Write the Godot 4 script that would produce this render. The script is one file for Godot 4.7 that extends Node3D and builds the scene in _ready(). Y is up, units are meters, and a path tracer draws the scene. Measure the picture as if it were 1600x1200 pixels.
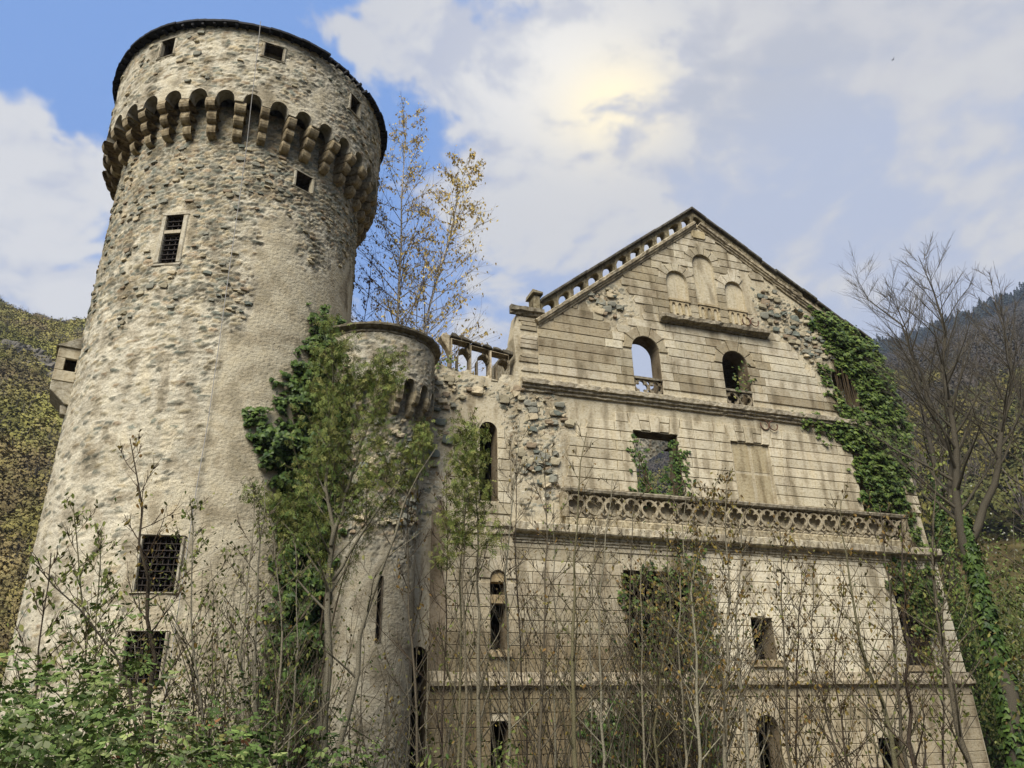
extends Node3D
# A ruined castle: a round machicolated tower, a small round turret and a gabled facade, overgrown by saplings and ivy.

var rng := RandomNumberGenerator.new()
var used := {}
var M := {}
var nz := FastNoiseLite.new()      # soft fractal noise
var nz2 := FastNoiseLite.new()
var cellv := FastNoiseLite.new()   # stone pattern: value per stone
var celld := FastNoiseLite.new()   # stone pattern: distance to the joint

const PAL := Vector3(0, 0, -22.0)              # origin of the facade's own axes
const PAL_TURN := 20.0                          # degrees
const TOWER := Vector3(-8.508, 0, -20.288)
const TOWER_R := 3.61
const DRUM_R := 4.18
const TURRET := Vector3(-3.873, 0, -19.927)

# ------------------------------------------------------------------ small helpers
class MB:
	var v := PackedVector3Array()
	var c := PackedColorArray()
	var n := PackedVector3Array()
	var ix := PackedInt32Array()
	var col := Color(1, 1, 1)
	func p(a: Vector3) -> int:
		v.append(a); c.append(col)
		return v.size() - 1
	func tri(a: Vector3, b: Vector3, d: Vector3) -> void:
		var i := p(a); p(b); p(d)
		ix.append(i); ix.append(i + 1); ix.append(i + 2)
	func quad(a: Vector3, b: Vector3, d: Vector3, e: Vector3) -> void:
		var i := p(a); p(b); p(d); p(e)
		for k in [0, 1, 2, 0, 2, 3]: ix.append(i + k)
	func box(x0: Vector3, x1: Vector3, t := Transform3D()) -> void:
		var q := []
		for k in 8:
			q.append(t * Vector3(x1.x if k & 1 else x0.x, x1.y if k & 2 else x0.y, x1.z if k & 4 else x0.z))
		for f in [[0, 1, 3, 2], [4, 6, 7, 5], [0, 4, 5, 1], [2, 3, 7, 6], [0, 2, 6, 4], [1, 5, 7, 3]]:
			quad(q[f[0]], q[f[1]], q[f[2]], q[f[3]])
	# a closed prism over a polygon in x,y: back at z0, front at z1 with a bevel
	func prism(poly: PackedVector2Array, z0: float, z1: float, bev: float, t := Transform3D()) -> void:
		var m := poly.size()
		var area := 0.0
		for i in m: area += poly[i].cross(poly[(i + 1) % m])
		if area < 0: poly.reverse()
		var inn := PackedVector2Array()
		for i in m:
			var e0 := (poly[i] - poly[(i + m - 1) % m]).normalized()
			var e1 := (poly[(i + 1) % m] - poly[i]).normalized()
			var n0 := Vector2(-e0.y, e0.x)
			var n1 := Vector2(-e1.y, e1.x)
			var b := n0 + n1
			b = b.normalized() / maxf(0.5, b.length() * 0.5) if b.length() > 0.05 else n0
			inn.append(poly[i] + b * bev)
		var tr := Geometry2D.triangulate_polygon(inn)
		for k in range(0, tr.size(), 3):
			tri(t * Vector3(inn[tr[k]].x, inn[tr[k]].y, z1), t * Vector3(inn[tr[k + 2]].x, inn[tr[k + 2]].y, z1), t * Vector3(inn[tr[k + 1]].x, inn[tr[k + 1]].y, z1))
		for i in m:
			var j := (i + 1) % m
			if bev > 0:
				quad(t * Vector3(poly[i].x, poly[i].y, z1 - bev), t * Vector3(inn[i].x, inn[i].y, z1), t * Vector3(inn[j].x, inn[j].y, z1), t * Vector3(poly[j].x, poly[j].y, z1 - bev))
			quad(t * Vector3(poly[i].x, poly[i].y, z0), t * Vector3(poly[i].x, poly[i].y, z1 - bev), t * Vector3(poly[j].x, poly[j].y, z1 - bev), t * Vector3(poly[j].x, poly[j].y, z0))
	func tube(pts: PackedVector3Array, rad: PackedFloat32Array, sides := 5) -> void:
		var up := Vector3(0.31, 0.2, 0.93)
		var base := v.size()
		var m := pts.size()
		for i in m:
			var d := (pts[mini(i + 1, m - 1)] - pts[maxi(i - 1, 0)]).normalized()
			var a := d.cross(up).normalized()
			var b := d.cross(a)
			for s in sides:
				var w := TAU * s / sides
				v.append(pts[i] + (a * cos(w) + b * sin(w)) * rad[i]); c.append(col)
		for i in m - 1:
			for s in sides:
				var a0 := base + i * sides + s
				var a1 := base + i * sides + (s + 1) % sides
				for k in [a0, a1, a1 + sides, a0, a1 + sides, a0 + sides]: ix.append(k)
	func smooth() -> void:
		n.resize(v.size()); n.fill(Vector3.ZERO)
		for k in range(0, ix.size(), 3):
			var f := (v[ix[k + 2]] - v[ix[k]]).cross(v[ix[k + 1]] - v[ix[k]])
			n[ix[k]] += f; n[ix[k + 1]] += f; n[ix[k + 2]] += f
		for i in n.size(): n[i] = n[i].normalized() if n[i].length() > 0 else Vector3.UP
	func mesh() -> ArrayMesh:
		var a := []
		a.resize(Mesh.ARRAY_MAX)
		a[Mesh.ARRAY_VERTEX] = v
		a[Mesh.ARRAY_COLOR] = c
		if n.size() == v.size(): a[Mesh.ARRAY_NORMAL] = n
		a[Mesh.ARRAY_INDEX] = ix
		var o := ArrayMesh.new()
		o.add_surface_from_arrays(Mesh.PRIMITIVE_TRIANGLES, a)
		return o

func numbered(called: String) -> String:
	var k: int = used.get(called, 0)
	used[called] = k + 1
	return called if k == 0 else "%s_%03d" % [called, k]

func tag(o: Node, label: String, category: String, group := "", kind := "") -> void:
	if label: o.set_meta("label", label)
	if category: o.set_meta("category", category)
	if group: o.set_meta("group", group)
	if kind: o.set_meta("kind", kind)

func thing(called: String, label: String, category: String, at := Vector3.ZERO, turn := 0.0, group := "") -> Node3D:
	var o := Node3D.new()
	o.name = numbered(called)
	add_child(o)
	o.position = at
	o.rotation.y = turn
	tag(o, label, category, group)
	return o

func put(called: String, mesh: Mesh, mat: Material, parent: Node = null) -> MeshInstance3D:
	var o := MeshInstance3D.new()
	o.mesh = mesh
	o.material_override = mat
	if parent == null:
		o.name = numbered(called)
		add_child(o)
	else:
		o.name = called
		parent.add_child(o, true)
	return o

func many(called: String, mesh: Mesh, mat: Material, xf: Array, cols: PackedColorArray, parent: Node = null) -> MultiMeshInstance3D:
	var mm := MultiMesh.new()
	mm.transform_format = MultiMesh.TRANSFORM_3D
	mm.use_colors = true
	mm.mesh = mesh
	mm.instance_count = xf.size()
	for i in xf.size():
		mm.set_instance_transform(i, xf[i])
		mm.set_instance_color(i, cols[i])
	var o := MultiMeshInstance3D.new()
	o.multimesh = mm
	o.material_override = mat
	if parent == null:
		o.name = numbered(called)
		add_child(o)
	else:
		o.name = called
		parent.add_child(o, true)
	o.set_meta("kind", "stuff")
	return o

func sm(a: float, b: float, x: float) -> float:
	var t := clampf((x - a) / (b - a), 0, 1)
	return t * t * (3 - 2 * t)

func R(a: float, b: float) -> float:
	return rng.randf_range(a, b)

func lin(r: float, g: float, b: float) -> Color:
	return Color(r, g, b)

# signed distance to a polygon, negative inside
func sdp(p: Vector2, poly: PackedVector2Array) -> float:
	var d := 1e9
	for i in poly.size():
		var q := Geometry2D.get_closest_point_to_segment(p, poly[i], poly[(i + 1) % poly.size()])
		d = minf(d, q.distance_squared_to(p))
	d = sqrt(d)
	return -d if Geometry2D.is_point_in_polygon(p, poly) else d

func P2(a: Array) -> PackedVector2Array:
	var o := PackedVector2Array()
	for k in range(0, a.size(), 2): o.append(Vector2(a[k], a[k + 1]))
	return o

# ------------------------------------------------------------------ materials
func noise_tex(freq: float, oct: int, lo: float, hi: float, seed_: int, size := 512, ridged := false) -> NoiseTexture2D:
	var f := FastNoiseLite.new()
	f.noise_type = FastNoiseLite.TYPE_SIMPLEX_SMOOTH
	f.fractal_type = FastNoiseLite.FRACTAL_RIDGED if ridged else FastNoiseLite.FRACTAL_FBM
	f.fractal_octaves = oct
	f.frequency = freq
	f.seed = seed_
	var t := NoiseTexture2D.new()
	t.width = size; t.height = size
	t.seamless = true
	t.noise = f
	var g := Gradient.new()
	g.offsets = PackedFloat32Array([0.1, 0.45, 0.9])
	g.colors = PackedColorArray([Color(lo, lo, lo), Color((lo + hi) * 0.5, (lo + hi) * 0.5, (lo + hi) * 0.5), Color(hi, hi, hi)])
	t.color_ramp = g
	return t

func tint_tex(freq: float, oct: int, stops: Array, offs: Array, seed_: int, size := 512) -> NoiseTexture2D:
	var t := noise_tex(freq, oct, 0, 1, seed_, size)
	var g := Gradient.new()
	g.offsets = PackedFloat32Array(offs)
	g.colors = PackedColorArray(stops)
	t.color_ramp = g
	return t

func normal_tex(freq: float, oct: int, bump: float, seed_: int, size := 512) -> NoiseTexture2D:
	var f := FastNoiseLite.new()
	f.noise_type = FastNoiseLite.TYPE_SIMPLEX_SMOOTH
	f.fractal_octaves = oct
	f.frequency = freq
	f.seed = seed_
	var t := NoiseTexture2D.new()
	t.width = size; t.height = size
	t.seamless = true
	t.as_normal_map = true
	t.bump_strength = bump
	t.noise = f
	return t

# a stony material: vertex colour x fine grain x large stains
func stony(grain: Texture2D, scale: float, normal: Texture2D, nscale: float, stain: Texture2D, sscale: Vector3, world := true) -> StandardMaterial3D:
	var m := StandardMaterial3D.new()
	m.vertex_color_use_as_albedo = true
	m.albedo_texture = grain
	m.roughness = 0.95
	m.metallic_specular = 0.2
	m.uv1_triplanar = true
	m.uv1_world_triplanar = world
	m.uv1_scale = Vector3.ONE * scale
	if normal:
		m.normal_enabled = true
		m.normal_texture = normal
		m.normal_scale = nscale
	if stain:
		m.detail_enabled = true
		m.detail_albedo = stain
		m.detail_blend_mode = BaseMaterial3D.BLEND_MODE_MUL
		m.detail_uv_layer = BaseMaterial3D.DETAIL_UV_2
		m.uv2_triplanar = true
		m.uv2_world_triplanar = world
		m.uv2_scale = sscale
	return m

func plain(col: Color, rough := 0.9) -> StandardMaterial3D:
	var m := StandardMaterial3D.new()
	m.vertex_color_use_as_albedo = true
	m.albedo_color = col.linear_to_srgb()
	m.roughness = rough
	m.metallic_specular = 0.25
	return m

func leafy(back: float, rough := 0.6) -> StandardMaterial3D:
	var m := plain(Color(1, 1, 1), rough)
	m.backlight_enabled = true
	m.backlight = Color(back, back, back)
	m.cull_mode = BaseMaterial3D.CULL_DISABLED
	return m

func materials() -> void:
	var grain := tint_tex(0.02, 5, [Color(0.82, 0.80, 0.76), Color(0.95, 0.94, 0.92), Color(1, 1, 1), Color(0.90, 0.88, 0.84)], [0.1, 0.38, 0.6, 0.9], 11)
	var coarse := tint_tex(0.012, 6, [Color(0.66, 0.64, 0.60), Color(0.90, 0.89, 0.86), Color(1, 1, 1)], [0.15, 0.40, 0.66], 12)
	var stain := tint_tex(0.008, 5, [Color(0.70, 0.68, 0.64), Color(0.90, 0.88, 0.85), Color(1, 1, 0.99), Color(1, 0.98, 0.93)], [0.16, 0.36, 0.5, 0.85], 13)
	var nfine := normal_tex(0.03, 5, 6.0, 14)
	M.plaster = stony(grain, 0.7, nfine, 0.55, stain, Vector3(0.42, 0.11, 0.42))
	var speck := tint_tex(0.05, 4, [Color(0.45, 0.43, 0.39), Color(0.86, 0.85, 0.83), Color(1, 1, 1), Color(0.97, 0.96, 0.93)], [0.14, 0.33, 0.46, 0.9], 21, 1024)
	M.rubble = stony(speck, 0.62, nfine, 0.9, stain, Vector3(0.30, 0.22, 0.30))
	M.ledge = stony(coarse, 1.1, nfine, 1.0, stain, Vector3(0.8, 0.3, 0.8))
	M.stone = stony(coarse, 2.3, nfine, 0.9, null, Vector3.ONE, false)
	M.undercoat = M.plaster.duplicate()
	M.undercoat.vertex_color_use_as_albedo = false
	M.undercoat.albedo_color = Color(0.50, 0.455, 0.35).linear_to_srgb()
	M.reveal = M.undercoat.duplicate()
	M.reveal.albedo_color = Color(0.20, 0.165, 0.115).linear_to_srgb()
	M.ground = stony(tint_tex(0.03, 6, [Color(0.4, 0.42, 0.3), Color(0.75, 0.72, 0.5), Color(1, 0.95, 0.8)], [0.2, 0.5, 0.8], 15), 0.35, nfine, 1.0, null, Vector3.ONE)
	M.hill = stony(tint_tex(0.04, 6, [Color(0.5, 0.5, 0.45), Color(0.8, 0.78, 0.7), Color(1, 1, 1)], [0.2, 0.5, 0.8], 16), 0.02, nfine, 1.0, null, Vector3.ONE)
	var bark := stony(tint_tex(0.02, 5, [Color(0.45, 0.43, 0.4), Color(0.85, 0.84, 0.8), Color(1, 1, 1)], [0.2, 0.5, 0.8], 17), 6.0, nfine, 0.6, null, Vector3.ONE)
	M.bark = bark
	M.birch = stony(tint_tex(0.015, 4, [Color(0.12, 0.1, 0.09), Color(0.85, 0.83, 0.8), Color(1, 1, 1)], [0.28, 0.42, 0.8], 18), 2.5, null, 0, null, Vector3.ONE)
	M.leaf = leafy(0.5)
	M.ivy = leafy(0.25, 0.42)
	M.dryleaf = leafy(0.7)
	M.crown = leafy(0.3, 0.9)
	M.iron = plain(Color(0.035, 0.028, 0.024), 0.7)
	M.rust = plain(Color(0.11, 0.06, 0.04), 0.8)
	M.rooftin = plain(Color(0.03, 0.03, 0.032), 0.75)
	M.dark = stony(coarse, 0.8, nfine, 0.8, null, Vector3.ONE)
	M.rope = plain(Color(0.30, 0.29, 0.27), 0.8)

# ------------------------------------------------------------------ sky
func sky_image() -> Image:
	var w := 3072
	var h := 1536
	var im := Image.create(w, h, false, Image.FORMAT_RGBF)
	var coarse := Image.create(w / 8, h / 8, false, Image.FORMAT_RGBF)
	var f := FastNoiseLite.new()
	f.noise_type = FastNoiseLite.TYPE_SIMPLEX_SMOOTH
	f.fractal_octaves = 7
	f.fractal_gain = 0.58
	f.frequency = 2.1
	f.seed = 5
	var g := FastNoiseLite.new()
	g.noise_type = FastNoiseLite.TYPE_SIMPLEX_SMOOTH
	g.fractal_octaves = 4
	g.frequency = 1.0
	g.seed = 23
	# cloud masses of this afternoon: azimuth, elevation, size, weight
	var banks := [[8.0, 45.5, 12.0, 6.5, 0.95], [-6.0, 47.5, 4.5, 2.5, 0.6], [-10.5, 48.5, 3.4, 2.2, 0.5], [-37.5, 34.0, 6.0, 5.0, 0.5], [-35.0, 27.0, 11.0, 3.8, 0.5], [3.0, 38.0, 16.0, 7.0, 0.30], [-18.5, 48.0, 4.0, 2.0, 0.4]]
	# coarse all round, then fine where clouds show their edges
	for pass_ in 2:
		var step := 8 if pass_ == 0 else 1
		var ww := w / step
		var hh := h / step
		for y in range(0 if pass_ == 0 else hh * 31 / 200, hh if pass_ == 0 else hh / 2 + 8):
			var el := (0.5 - (y + 0.5) / hh) * 180.0
			for x in range(0 if pass_ == 0 else ww * 74 / 200, ww if pass_ == 0 else ww * 126 / 200):
				sky_pixel(im if pass_ == 1 else coarse, x, y, ((x + 0.5) / ww - 0.5) * 360.0, el, f, g, banks)
		if pass_ == 0:
			coarse.resize(w, h, Image.INTERPOLATE_CUBIC)
			im.blit_rect(coarse, Rect2i(0, 0, w, h), Vector2i.ZERO)
	# the panorama's first column lies straight north (-Z)
	var turned := Image.create(w, h, false, Image.FORMAT_RGBF)
	turned.blit_rect(im, Rect2i(w / 2, 0, w / 2, h), Vector2i.ZERO)
	turned.blit_rect(im, Rect2i(0, 0, w / 2, h), Vector2i(w / 2, 0))
	return turned

func sky_pixel(im: Image, x: int, y: int, az: float, el: float, f: FastNoiseLite, g: FastNoiseLite, banks: Array) -> void:
	if el < -4.0:
		im.set_pixel(x, y, Color(0.16, 0.16, 0.14))
		return
	var a := deg_to_rad(az)
	var e := deg_to_rad(el)
	var d := Vector3(sin(a) * cos(e), sin(e), -cos(a) * cos(e))
	var q := Vector3(d.x, d.y * 1.7, d.z)
	var warp := Vector3(g.get_noise_3dv(q * 2.0), g.get_noise_3dv(q * 2.0 + Vector3(7, 3, 1)), 0) * 0.12
	var n1 := f.get_noise_3dv(q + warp)
	var n2 := f.get_noise_3dv(q * 2.6 + warp * 2.0 + Vector3(3, 9, 4))
	var n3 := f.get_noise_3dv(q * 6.5 + warp * 3.0 + Vector3(11, 2, 8))
	# the overcast sheet lies over the north east and opens to blue in the west
	var sheet := sm(-9.0, 13.0, az + n1 * 14.0 + (el - 40.0) * -0.25) * (1.0 - sm(95.0, 150.0, az))
	sheet = maxf(sheet, sm(100.0, 150.0, absf(az)) * (0.5 + 0.5 * sm(-0.2, 0.3, n1)))
	sheet *= 1.0 - 0.85 * sm(0.0, 0.34, -n1 * 0.6 - n2 * 0.3 + (el - 49.0) * 0.035) * sm(40.0, 20.0, az)
	var dens := 0.16 + n1 * 0.55 + n2 * 0.18 - 0.12
	for b in banks:
		var da: float = (az - b[0]) / b[2]
		var de: float = (el - b[1]) / b[3]
		dens += b[4] * exp(-(da * da + de * de)) * 0.85
	var puff := sm(0.20, 0.46, dens + n2 * 0.42 + n3 * 0.22)
	var low := sm(38.0, 2.0, el)
	var blue := Color(0.19, 0.35, 0.73).lerp(Color(0.40, 0.54, 0.82), low)
	var c := blue
	var grey := Color(0.49, 0.54, 0.67).lerp(Color(0.52, 0.54, 0.60), sm(36.0, 44.0, el)).lerp(Color(0.64, 0.635, 0.65), sm(-0.3, 0.35, n1 * 0.8 + n2 * 0.8 + n3 * 0.4 + (el - 40.0) * 0.022))
	c = c.lerp(grey, clampf(sheet * 0.97, 0, 1))
	# lit tops and shaded undersides of the puffs
	var lit := sm(-0.35, 0.4, n2 * 1.3 + n1 * 0.5 + n3 * 0.6 + 0.05)
	var ba := (az - 5.0) / 11.0
	var be := (el - 46.0) / 5.5
	var bright := exp(-(ba * ba + be * be)) + 0.30 * sm(-26.0, -34.0, az)
	var cloud := Color(0.50, 0.53, 0.63).lerp(Color(0.66, 0.66, 0.67), lit).lerp(Color(0.95, 0.92, 0.86), clampf(bright * (0.35 + 0.65 * lit), 0, 1))
	c = c.lerp(cloud, puff * 0.92)
	var wa := (az - 10.5) / 5.5
	var we := (el - 43.3) / 3.0
	var warm := exp(-(wa * wa + we * we)) * sm(-0.45, 0.35, n2 * 1.2 + n1 * 0.4 + n3 * 0.5 + 0.15)
	c = c.lerp(Color(1.2, 1.05, 0.72), warm)
	im.set_pixel(x, y, c)

func setup() -> void:
	var cam := Camera3D.new()
	cam.name = "camera"
	add_child(cam)
	cam.position = Vector3(0, 1.6, 0)
	cam.fov = 2.0 * rad_to_deg(atan(600.0 / 1202.0))
	cam.near = 0.1
	cam.far = 6000.0
	cam.basis = Basis(Vector3.RIGHT, deg_to_rad(24.0)) * Basis(Vector3.BACK, deg_to_rad(-1.25))
	cam.current = true
	var env := Environment.new()
	env.background_mode = Environment.BG_SKY
	var sky := Sky.new()
	var pm := PanoramaSkyMaterial.new()
	pm.panorama = ImageTexture.create_from_image(sky_image())
	pm.energy_multiplier = 0.455
	sky.sky_material = pm
	env.sky = sky
	env.ambient_light_source = Environment.AMBIENT_SOURCE_SKY
	env.tonemap_mode = Environment.TONE_MAPPER_LINEAR
	env.tonemap_exposure = 2.28
	env.sdfgi_enabled = true
	env.ssao_enabled = true
	env.ssil_enabled = true
	env.fog_enabled = true
	env.fog_density = 0.00022
	env.fog_light_color = Color(0.70, 0.76, 0.86)
	var we := WorldEnvironment.new()
	we.name = "environment"
	we.environment = env
	add_child(we)
	var sun := DirectionalLight3D.new()
	sun.name = "sun"
	add_child(sun)
	sun.light_energy = 1.0
	sun.light_color = Color(1.0, 0.975, 0.93)
	sun.light_angular_distance = 34.0
	sun.shadow_enabled = true
	sun.look_at_from_position(Vector3(-0.3, 0.95, 0.9) * 50.0, Vector3.ZERO)

# ------------------------------------------------------------------ masonry pattern
# stone pattern at s,t (metres on a wall): x = height 0..1, y = hash of the stone 0..1
func stone_at(s: float, t: float, big := 1.0) -> Vector2:
	var w := nz.get_noise_2d(s * 2.0, t * 2.0) * 0.35
	var x := s * 4.4 / big + w
	var y := t * 10.5 / big + w + nz.get_noise_2d(s * 0.9 + 40, t) * 0.9
	return Vector2(sm(0.02, 0.34, celld.get_noise_2d(x, y) + 1.0), cellv.get_noise_2d(x, y) * 0.5 + 0.5)

func stone_col(hsh: float) -> Color:
	var k := fposmod(hsh * 7.3, 1.0)
	var b := 1.0 + 0.75 * fposmod(hsh * 31.7, 1.0)
	if k < 0.28: return Color(0.18, 0.18, 0.15) * b
	if k < 0.52: return Color(0.25, 0.225, 0.16) * b
	if k < 0.70: return Color(0.13, 0.145, 0.125) * b
	if k < 0.90: return Color(0.33, 0.285, 0.20) * b
	return Color(0.27, 0.215, 0.15) * b

const MORTAR := Color(0.52, 0.49, 0.405)
const PLASTER := Color(0.53, 0.485, 0.375)

# a weathered wall point: exposure e 0 plaster .. 1 bare rubble. returns [height in m, colour]
func wall_at(s: float, t: float, e: float, big := 1.0) -> Array:
	var st := stone_at(s, t, big)
	var fine := nz.get_noise_2d(s * 6.0 + nz2.get_noise_2d(s * 3.0, t * 3.0), t * 8.0) * 1.2
	var bare := clampf(e * 1.35 - 0.12, 0, 1.2)
	var shown := sm(st.y - 0.02, st.y + 0.16, bare) if e > 0.06 else 0.0
	var hgt := st.x * shown * (0.024 + 0.022 * fposmod(st.y * 13.0, 1.0)) * (0.4 + 0.6 * e) + fine * (0.005 + 0.013 * sm(0.05, 0.5, e)) - 0.024 * sm(0.22, 0.55, nz.get_noise_2d(s * 5.0 + 70 + nz2.get_noise_2d(s * 4.0, t * 4.0) * 1.2, t * 8.0)) * sm(0.12, 0.4, e)
	hgt -= 0.03 * e
	var pl := PLASTER.lerp(MORTAR, sm(0.05, 0.4, e))
	pl = pl * (1.0 + 0.22 * fine * sm(0.0, 0.4, e) + 0.14 * nz.get_noise_2d(s * 1.3 + 9, t * 0.6))
	pl = pl * (1.0 + 0.30 * (st.y - 0.5) * sm(0.08, 0.25, e) * sm(0.05, 0.4, st.x))
	var c := pl.lerp(stone_col(st.y), shown * sm(0.25, 0.6, st.x) * 0.9)
	if shown > 0.3 and st.x < 0.2: c = c * lerpf(1.0, 0.72, e)
	return [hgt, Color(c.r, c.g, c.b)]

var stone_meshes := []
func make_stones() -> void:
	for k in 8:
		var m := MB.new()
		var sp := SphereMesh.new()
		sp.radial_segments = 7; sp.rings = 4
		var a := sp.get_mesh_arrays()
		var vs: PackedVector3Array = a[0]
		var idx: PackedInt32Array = a[12]
		for p in vs:
			var d := p.normalized()
			var r := 1.0 + 0.45 * nz2.get_noise_3dv(d * 1.2 + Vector3(k * 5, 0, 0)) + 0.22 * nz2.get_noise_3dv(d * 3.0 + Vector3(k * 9, 2, 0))
			var q := Vector3(signf(d.x) * pow(absf(d.x), 0.55), signf(d.y) * pow(absf(d.y), 0.5), signf(d.z) * pow(absf(d.z), 0.6)) * r * 0.5
			m.p(q)
		m.ix = idx
		stone_meshes.append(m.mesh())

var stone_mats := []
func stone_mat() -> Material:
	if stone_mats.is_empty():
		for k in 7:
			var m: StandardMaterial3D = M.stone.duplicate()
			m.vertex_color_use_as_albedo = false
			var c := stone_col(k * 0.0577 + 0.013) * 1.1
			m.albedo_color = Color(c.r, c.g, c.b).linear_to_srgb()
			stone_mats.append(m)
	return stone_mats[rng.randi() % stone_mats.size()]

func stone_part(parent: Node, at: Vector3, b: Basis, size: Vector3) -> void:
	var o := put("stone", stone_meshes[rng.randi() % 8], stone_mat(), parent)
	o.transform = Transform3D(b * Basis(Vector3(0, 0, 1), R(-0.18, 0.18)).scaled_local(size), at)

# ------------------------------------------------------------------ round walls
func cyl(a: float, r: float, y: float) -> Vector3:
	return Vector3(sin(a) * r, y, cos(a) * r)

func cyl_basis(a: float) -> Basis:
	return Basis(Vector3(cos(a), 0, -sin(a)), Vector3.UP, Vector3(sin(a), 0, cos(a)))

# a displaced round wall; low(a) gives the bottom edge, holes are [a0,a1,y0,y1] in radians
func round_wall(r: float, y0: float, y1: float, step: float, expo: Callable, holes: Array, low: Variant = null, big := 1.0, fine_half := 1.85) -> MB:
	var m := MB.new()
	var angs := PackedFloat32Array()
	var na := int(fine_half * 2.0 * r / step)
	for i in na: angs.append(-fine_half + fine_half * 2.0 * i / na)
	var nb := 40
	for i in nb + 1: angs.append(fine_half + (TAU - fine_half * 2.0) * i / nb)
	var rows := int((y1 - y0) / step)
	var cols := angs.size()
	for j in rows + 1:
		for i in cols:
			var a := angs[i]
			var b: float = low.call(a) if low != null else y0
			var t := float(j) / rows
			var y := y0 + (y1 - y0) * t
			if low != null:
				y = maxf(y, b + 0.012 * j)
			var s := a * r
			if i == cols - 1: s = angs[0] * r
			var e: float = expo.call(a, y)
			var w := wall_at(s, y, e, big)
			m.col = w[1]
			m.p(cyl(a, r + w[0], y))
	for j in rows:
		for i in cols - 1:
			var k := j * cols + i
			var p := (m.v[k] + m.v[k + cols + 1]) * 0.5
			var a := atan2(p.x, p.z)
			var skip := false
			for h in holes:
				if a > h[0] and a < h[1] and p.y > h[2] and p.y < h[3]: skip = true
			if skip: continue
			for q in [k, k + cols, k + cols + 1, k, k + cols + 1, k + 1]: m.ix.append(q)
	m.smooth()
	return m

# an opening in a round wall: its reveal box, stones round it and iron bars
func round_window(parent: Node, r: float, h: Array, fw: float, bars: Vector2i, proud := 0.05, depth := 0.9) -> void:
	var a: float = (h[0] + h[1]) * 0.5
	var half: float = r * (h[1] - h[0]) * 0.5
	var xf := Transform3D(cyl_basis(a), cyl(a, r, (h[2] + h[3]) * 0.5))
	var hh: float = (h[3] - h[2]) * 0.5
	var m := MB.new()
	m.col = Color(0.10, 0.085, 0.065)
	var q := [Vector3(-half, -hh, 0.02), Vector3(half, -hh, 0.02), Vector3(half, hh, 0.02), Vector3(-half, hh, 0.02)]
	for k in 4:
		var k2 := (k + 1) % 4
		m.quad(q[k], q[k2], q[k2] + Vector3(0, 0, -depth), q[k] + Vector3(0, 0, -depth))
	m.quad(q[0] + Vector3(0, 0, -depth), q[1] + Vector3(0, 0, -depth), q[2] + Vector3(0, 0, -depth), q[3] + Vector3(0, 0, -depth))
	var w := put("window", m.mesh(), M.dark, parent)
	w.transform = xf
	if fw > 0:
		for k in 4:
			var f := MB.new()
			f.col = MORTAR * R(0.82, 0.98)
			var e := R(0.02, 0.06)
			var poly: PackedVector2Array
			if k == 0: poly = P2([-half - fw - e, -hh - fw * 0.7, half + fw, -hh - fw * 0.8, half + fw + e, -hh - 0.004, -half - fw, -hh - 0.004])
			elif k == 1: poly = P2([-half - fw, hh + 0.004, half + fw + e, hh + 0.004, half + fw, hh + fw * 0.9, -half - fw - e, hh + fw])
			elif k == 2: poly = P2([-half - fw - e * 0.3, -hh, -half + 0.01, -hh, -half + 0.01, hh, -half - fw + e * 0.2, hh])
			else: poly = P2([half - 0.01, -hh, half + fw, -hh, half + fw + e * 0.3, hh, half - 0.01, hh])
			f.prism(poly, -0.12, proud + R(0, 0.015), 0.02)
			put("window_stone", f.mesh(), M.plaster, w)
	for i in bars.x:
		var b := MB.new()
		var x := -half + 2.0 * half * (i + 1) / (bars.x + 1)
		b.box(Vector3(x - 0.010, -hh, -0.12), Vector3(x + 0.010, hh, -0.092))
		put("bar", b.mesh(), M.iron, w)
	for i in bars.y:
		var b := MB.new()
		var y := -hh + 2.0 * hh * (i + 1) / (bars.y + 1)
		b.box(Vector3(-half, y - 0.010, -0.088), Vector3(half, y + 0.010, -0.06))
		put("bar", b.mesh(), M.iron, w)

func D2(h: Array) -> Array:
	return [deg_to_rad(h[0]), deg_to_rad(h[1]), h[2], h[3]]

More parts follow.
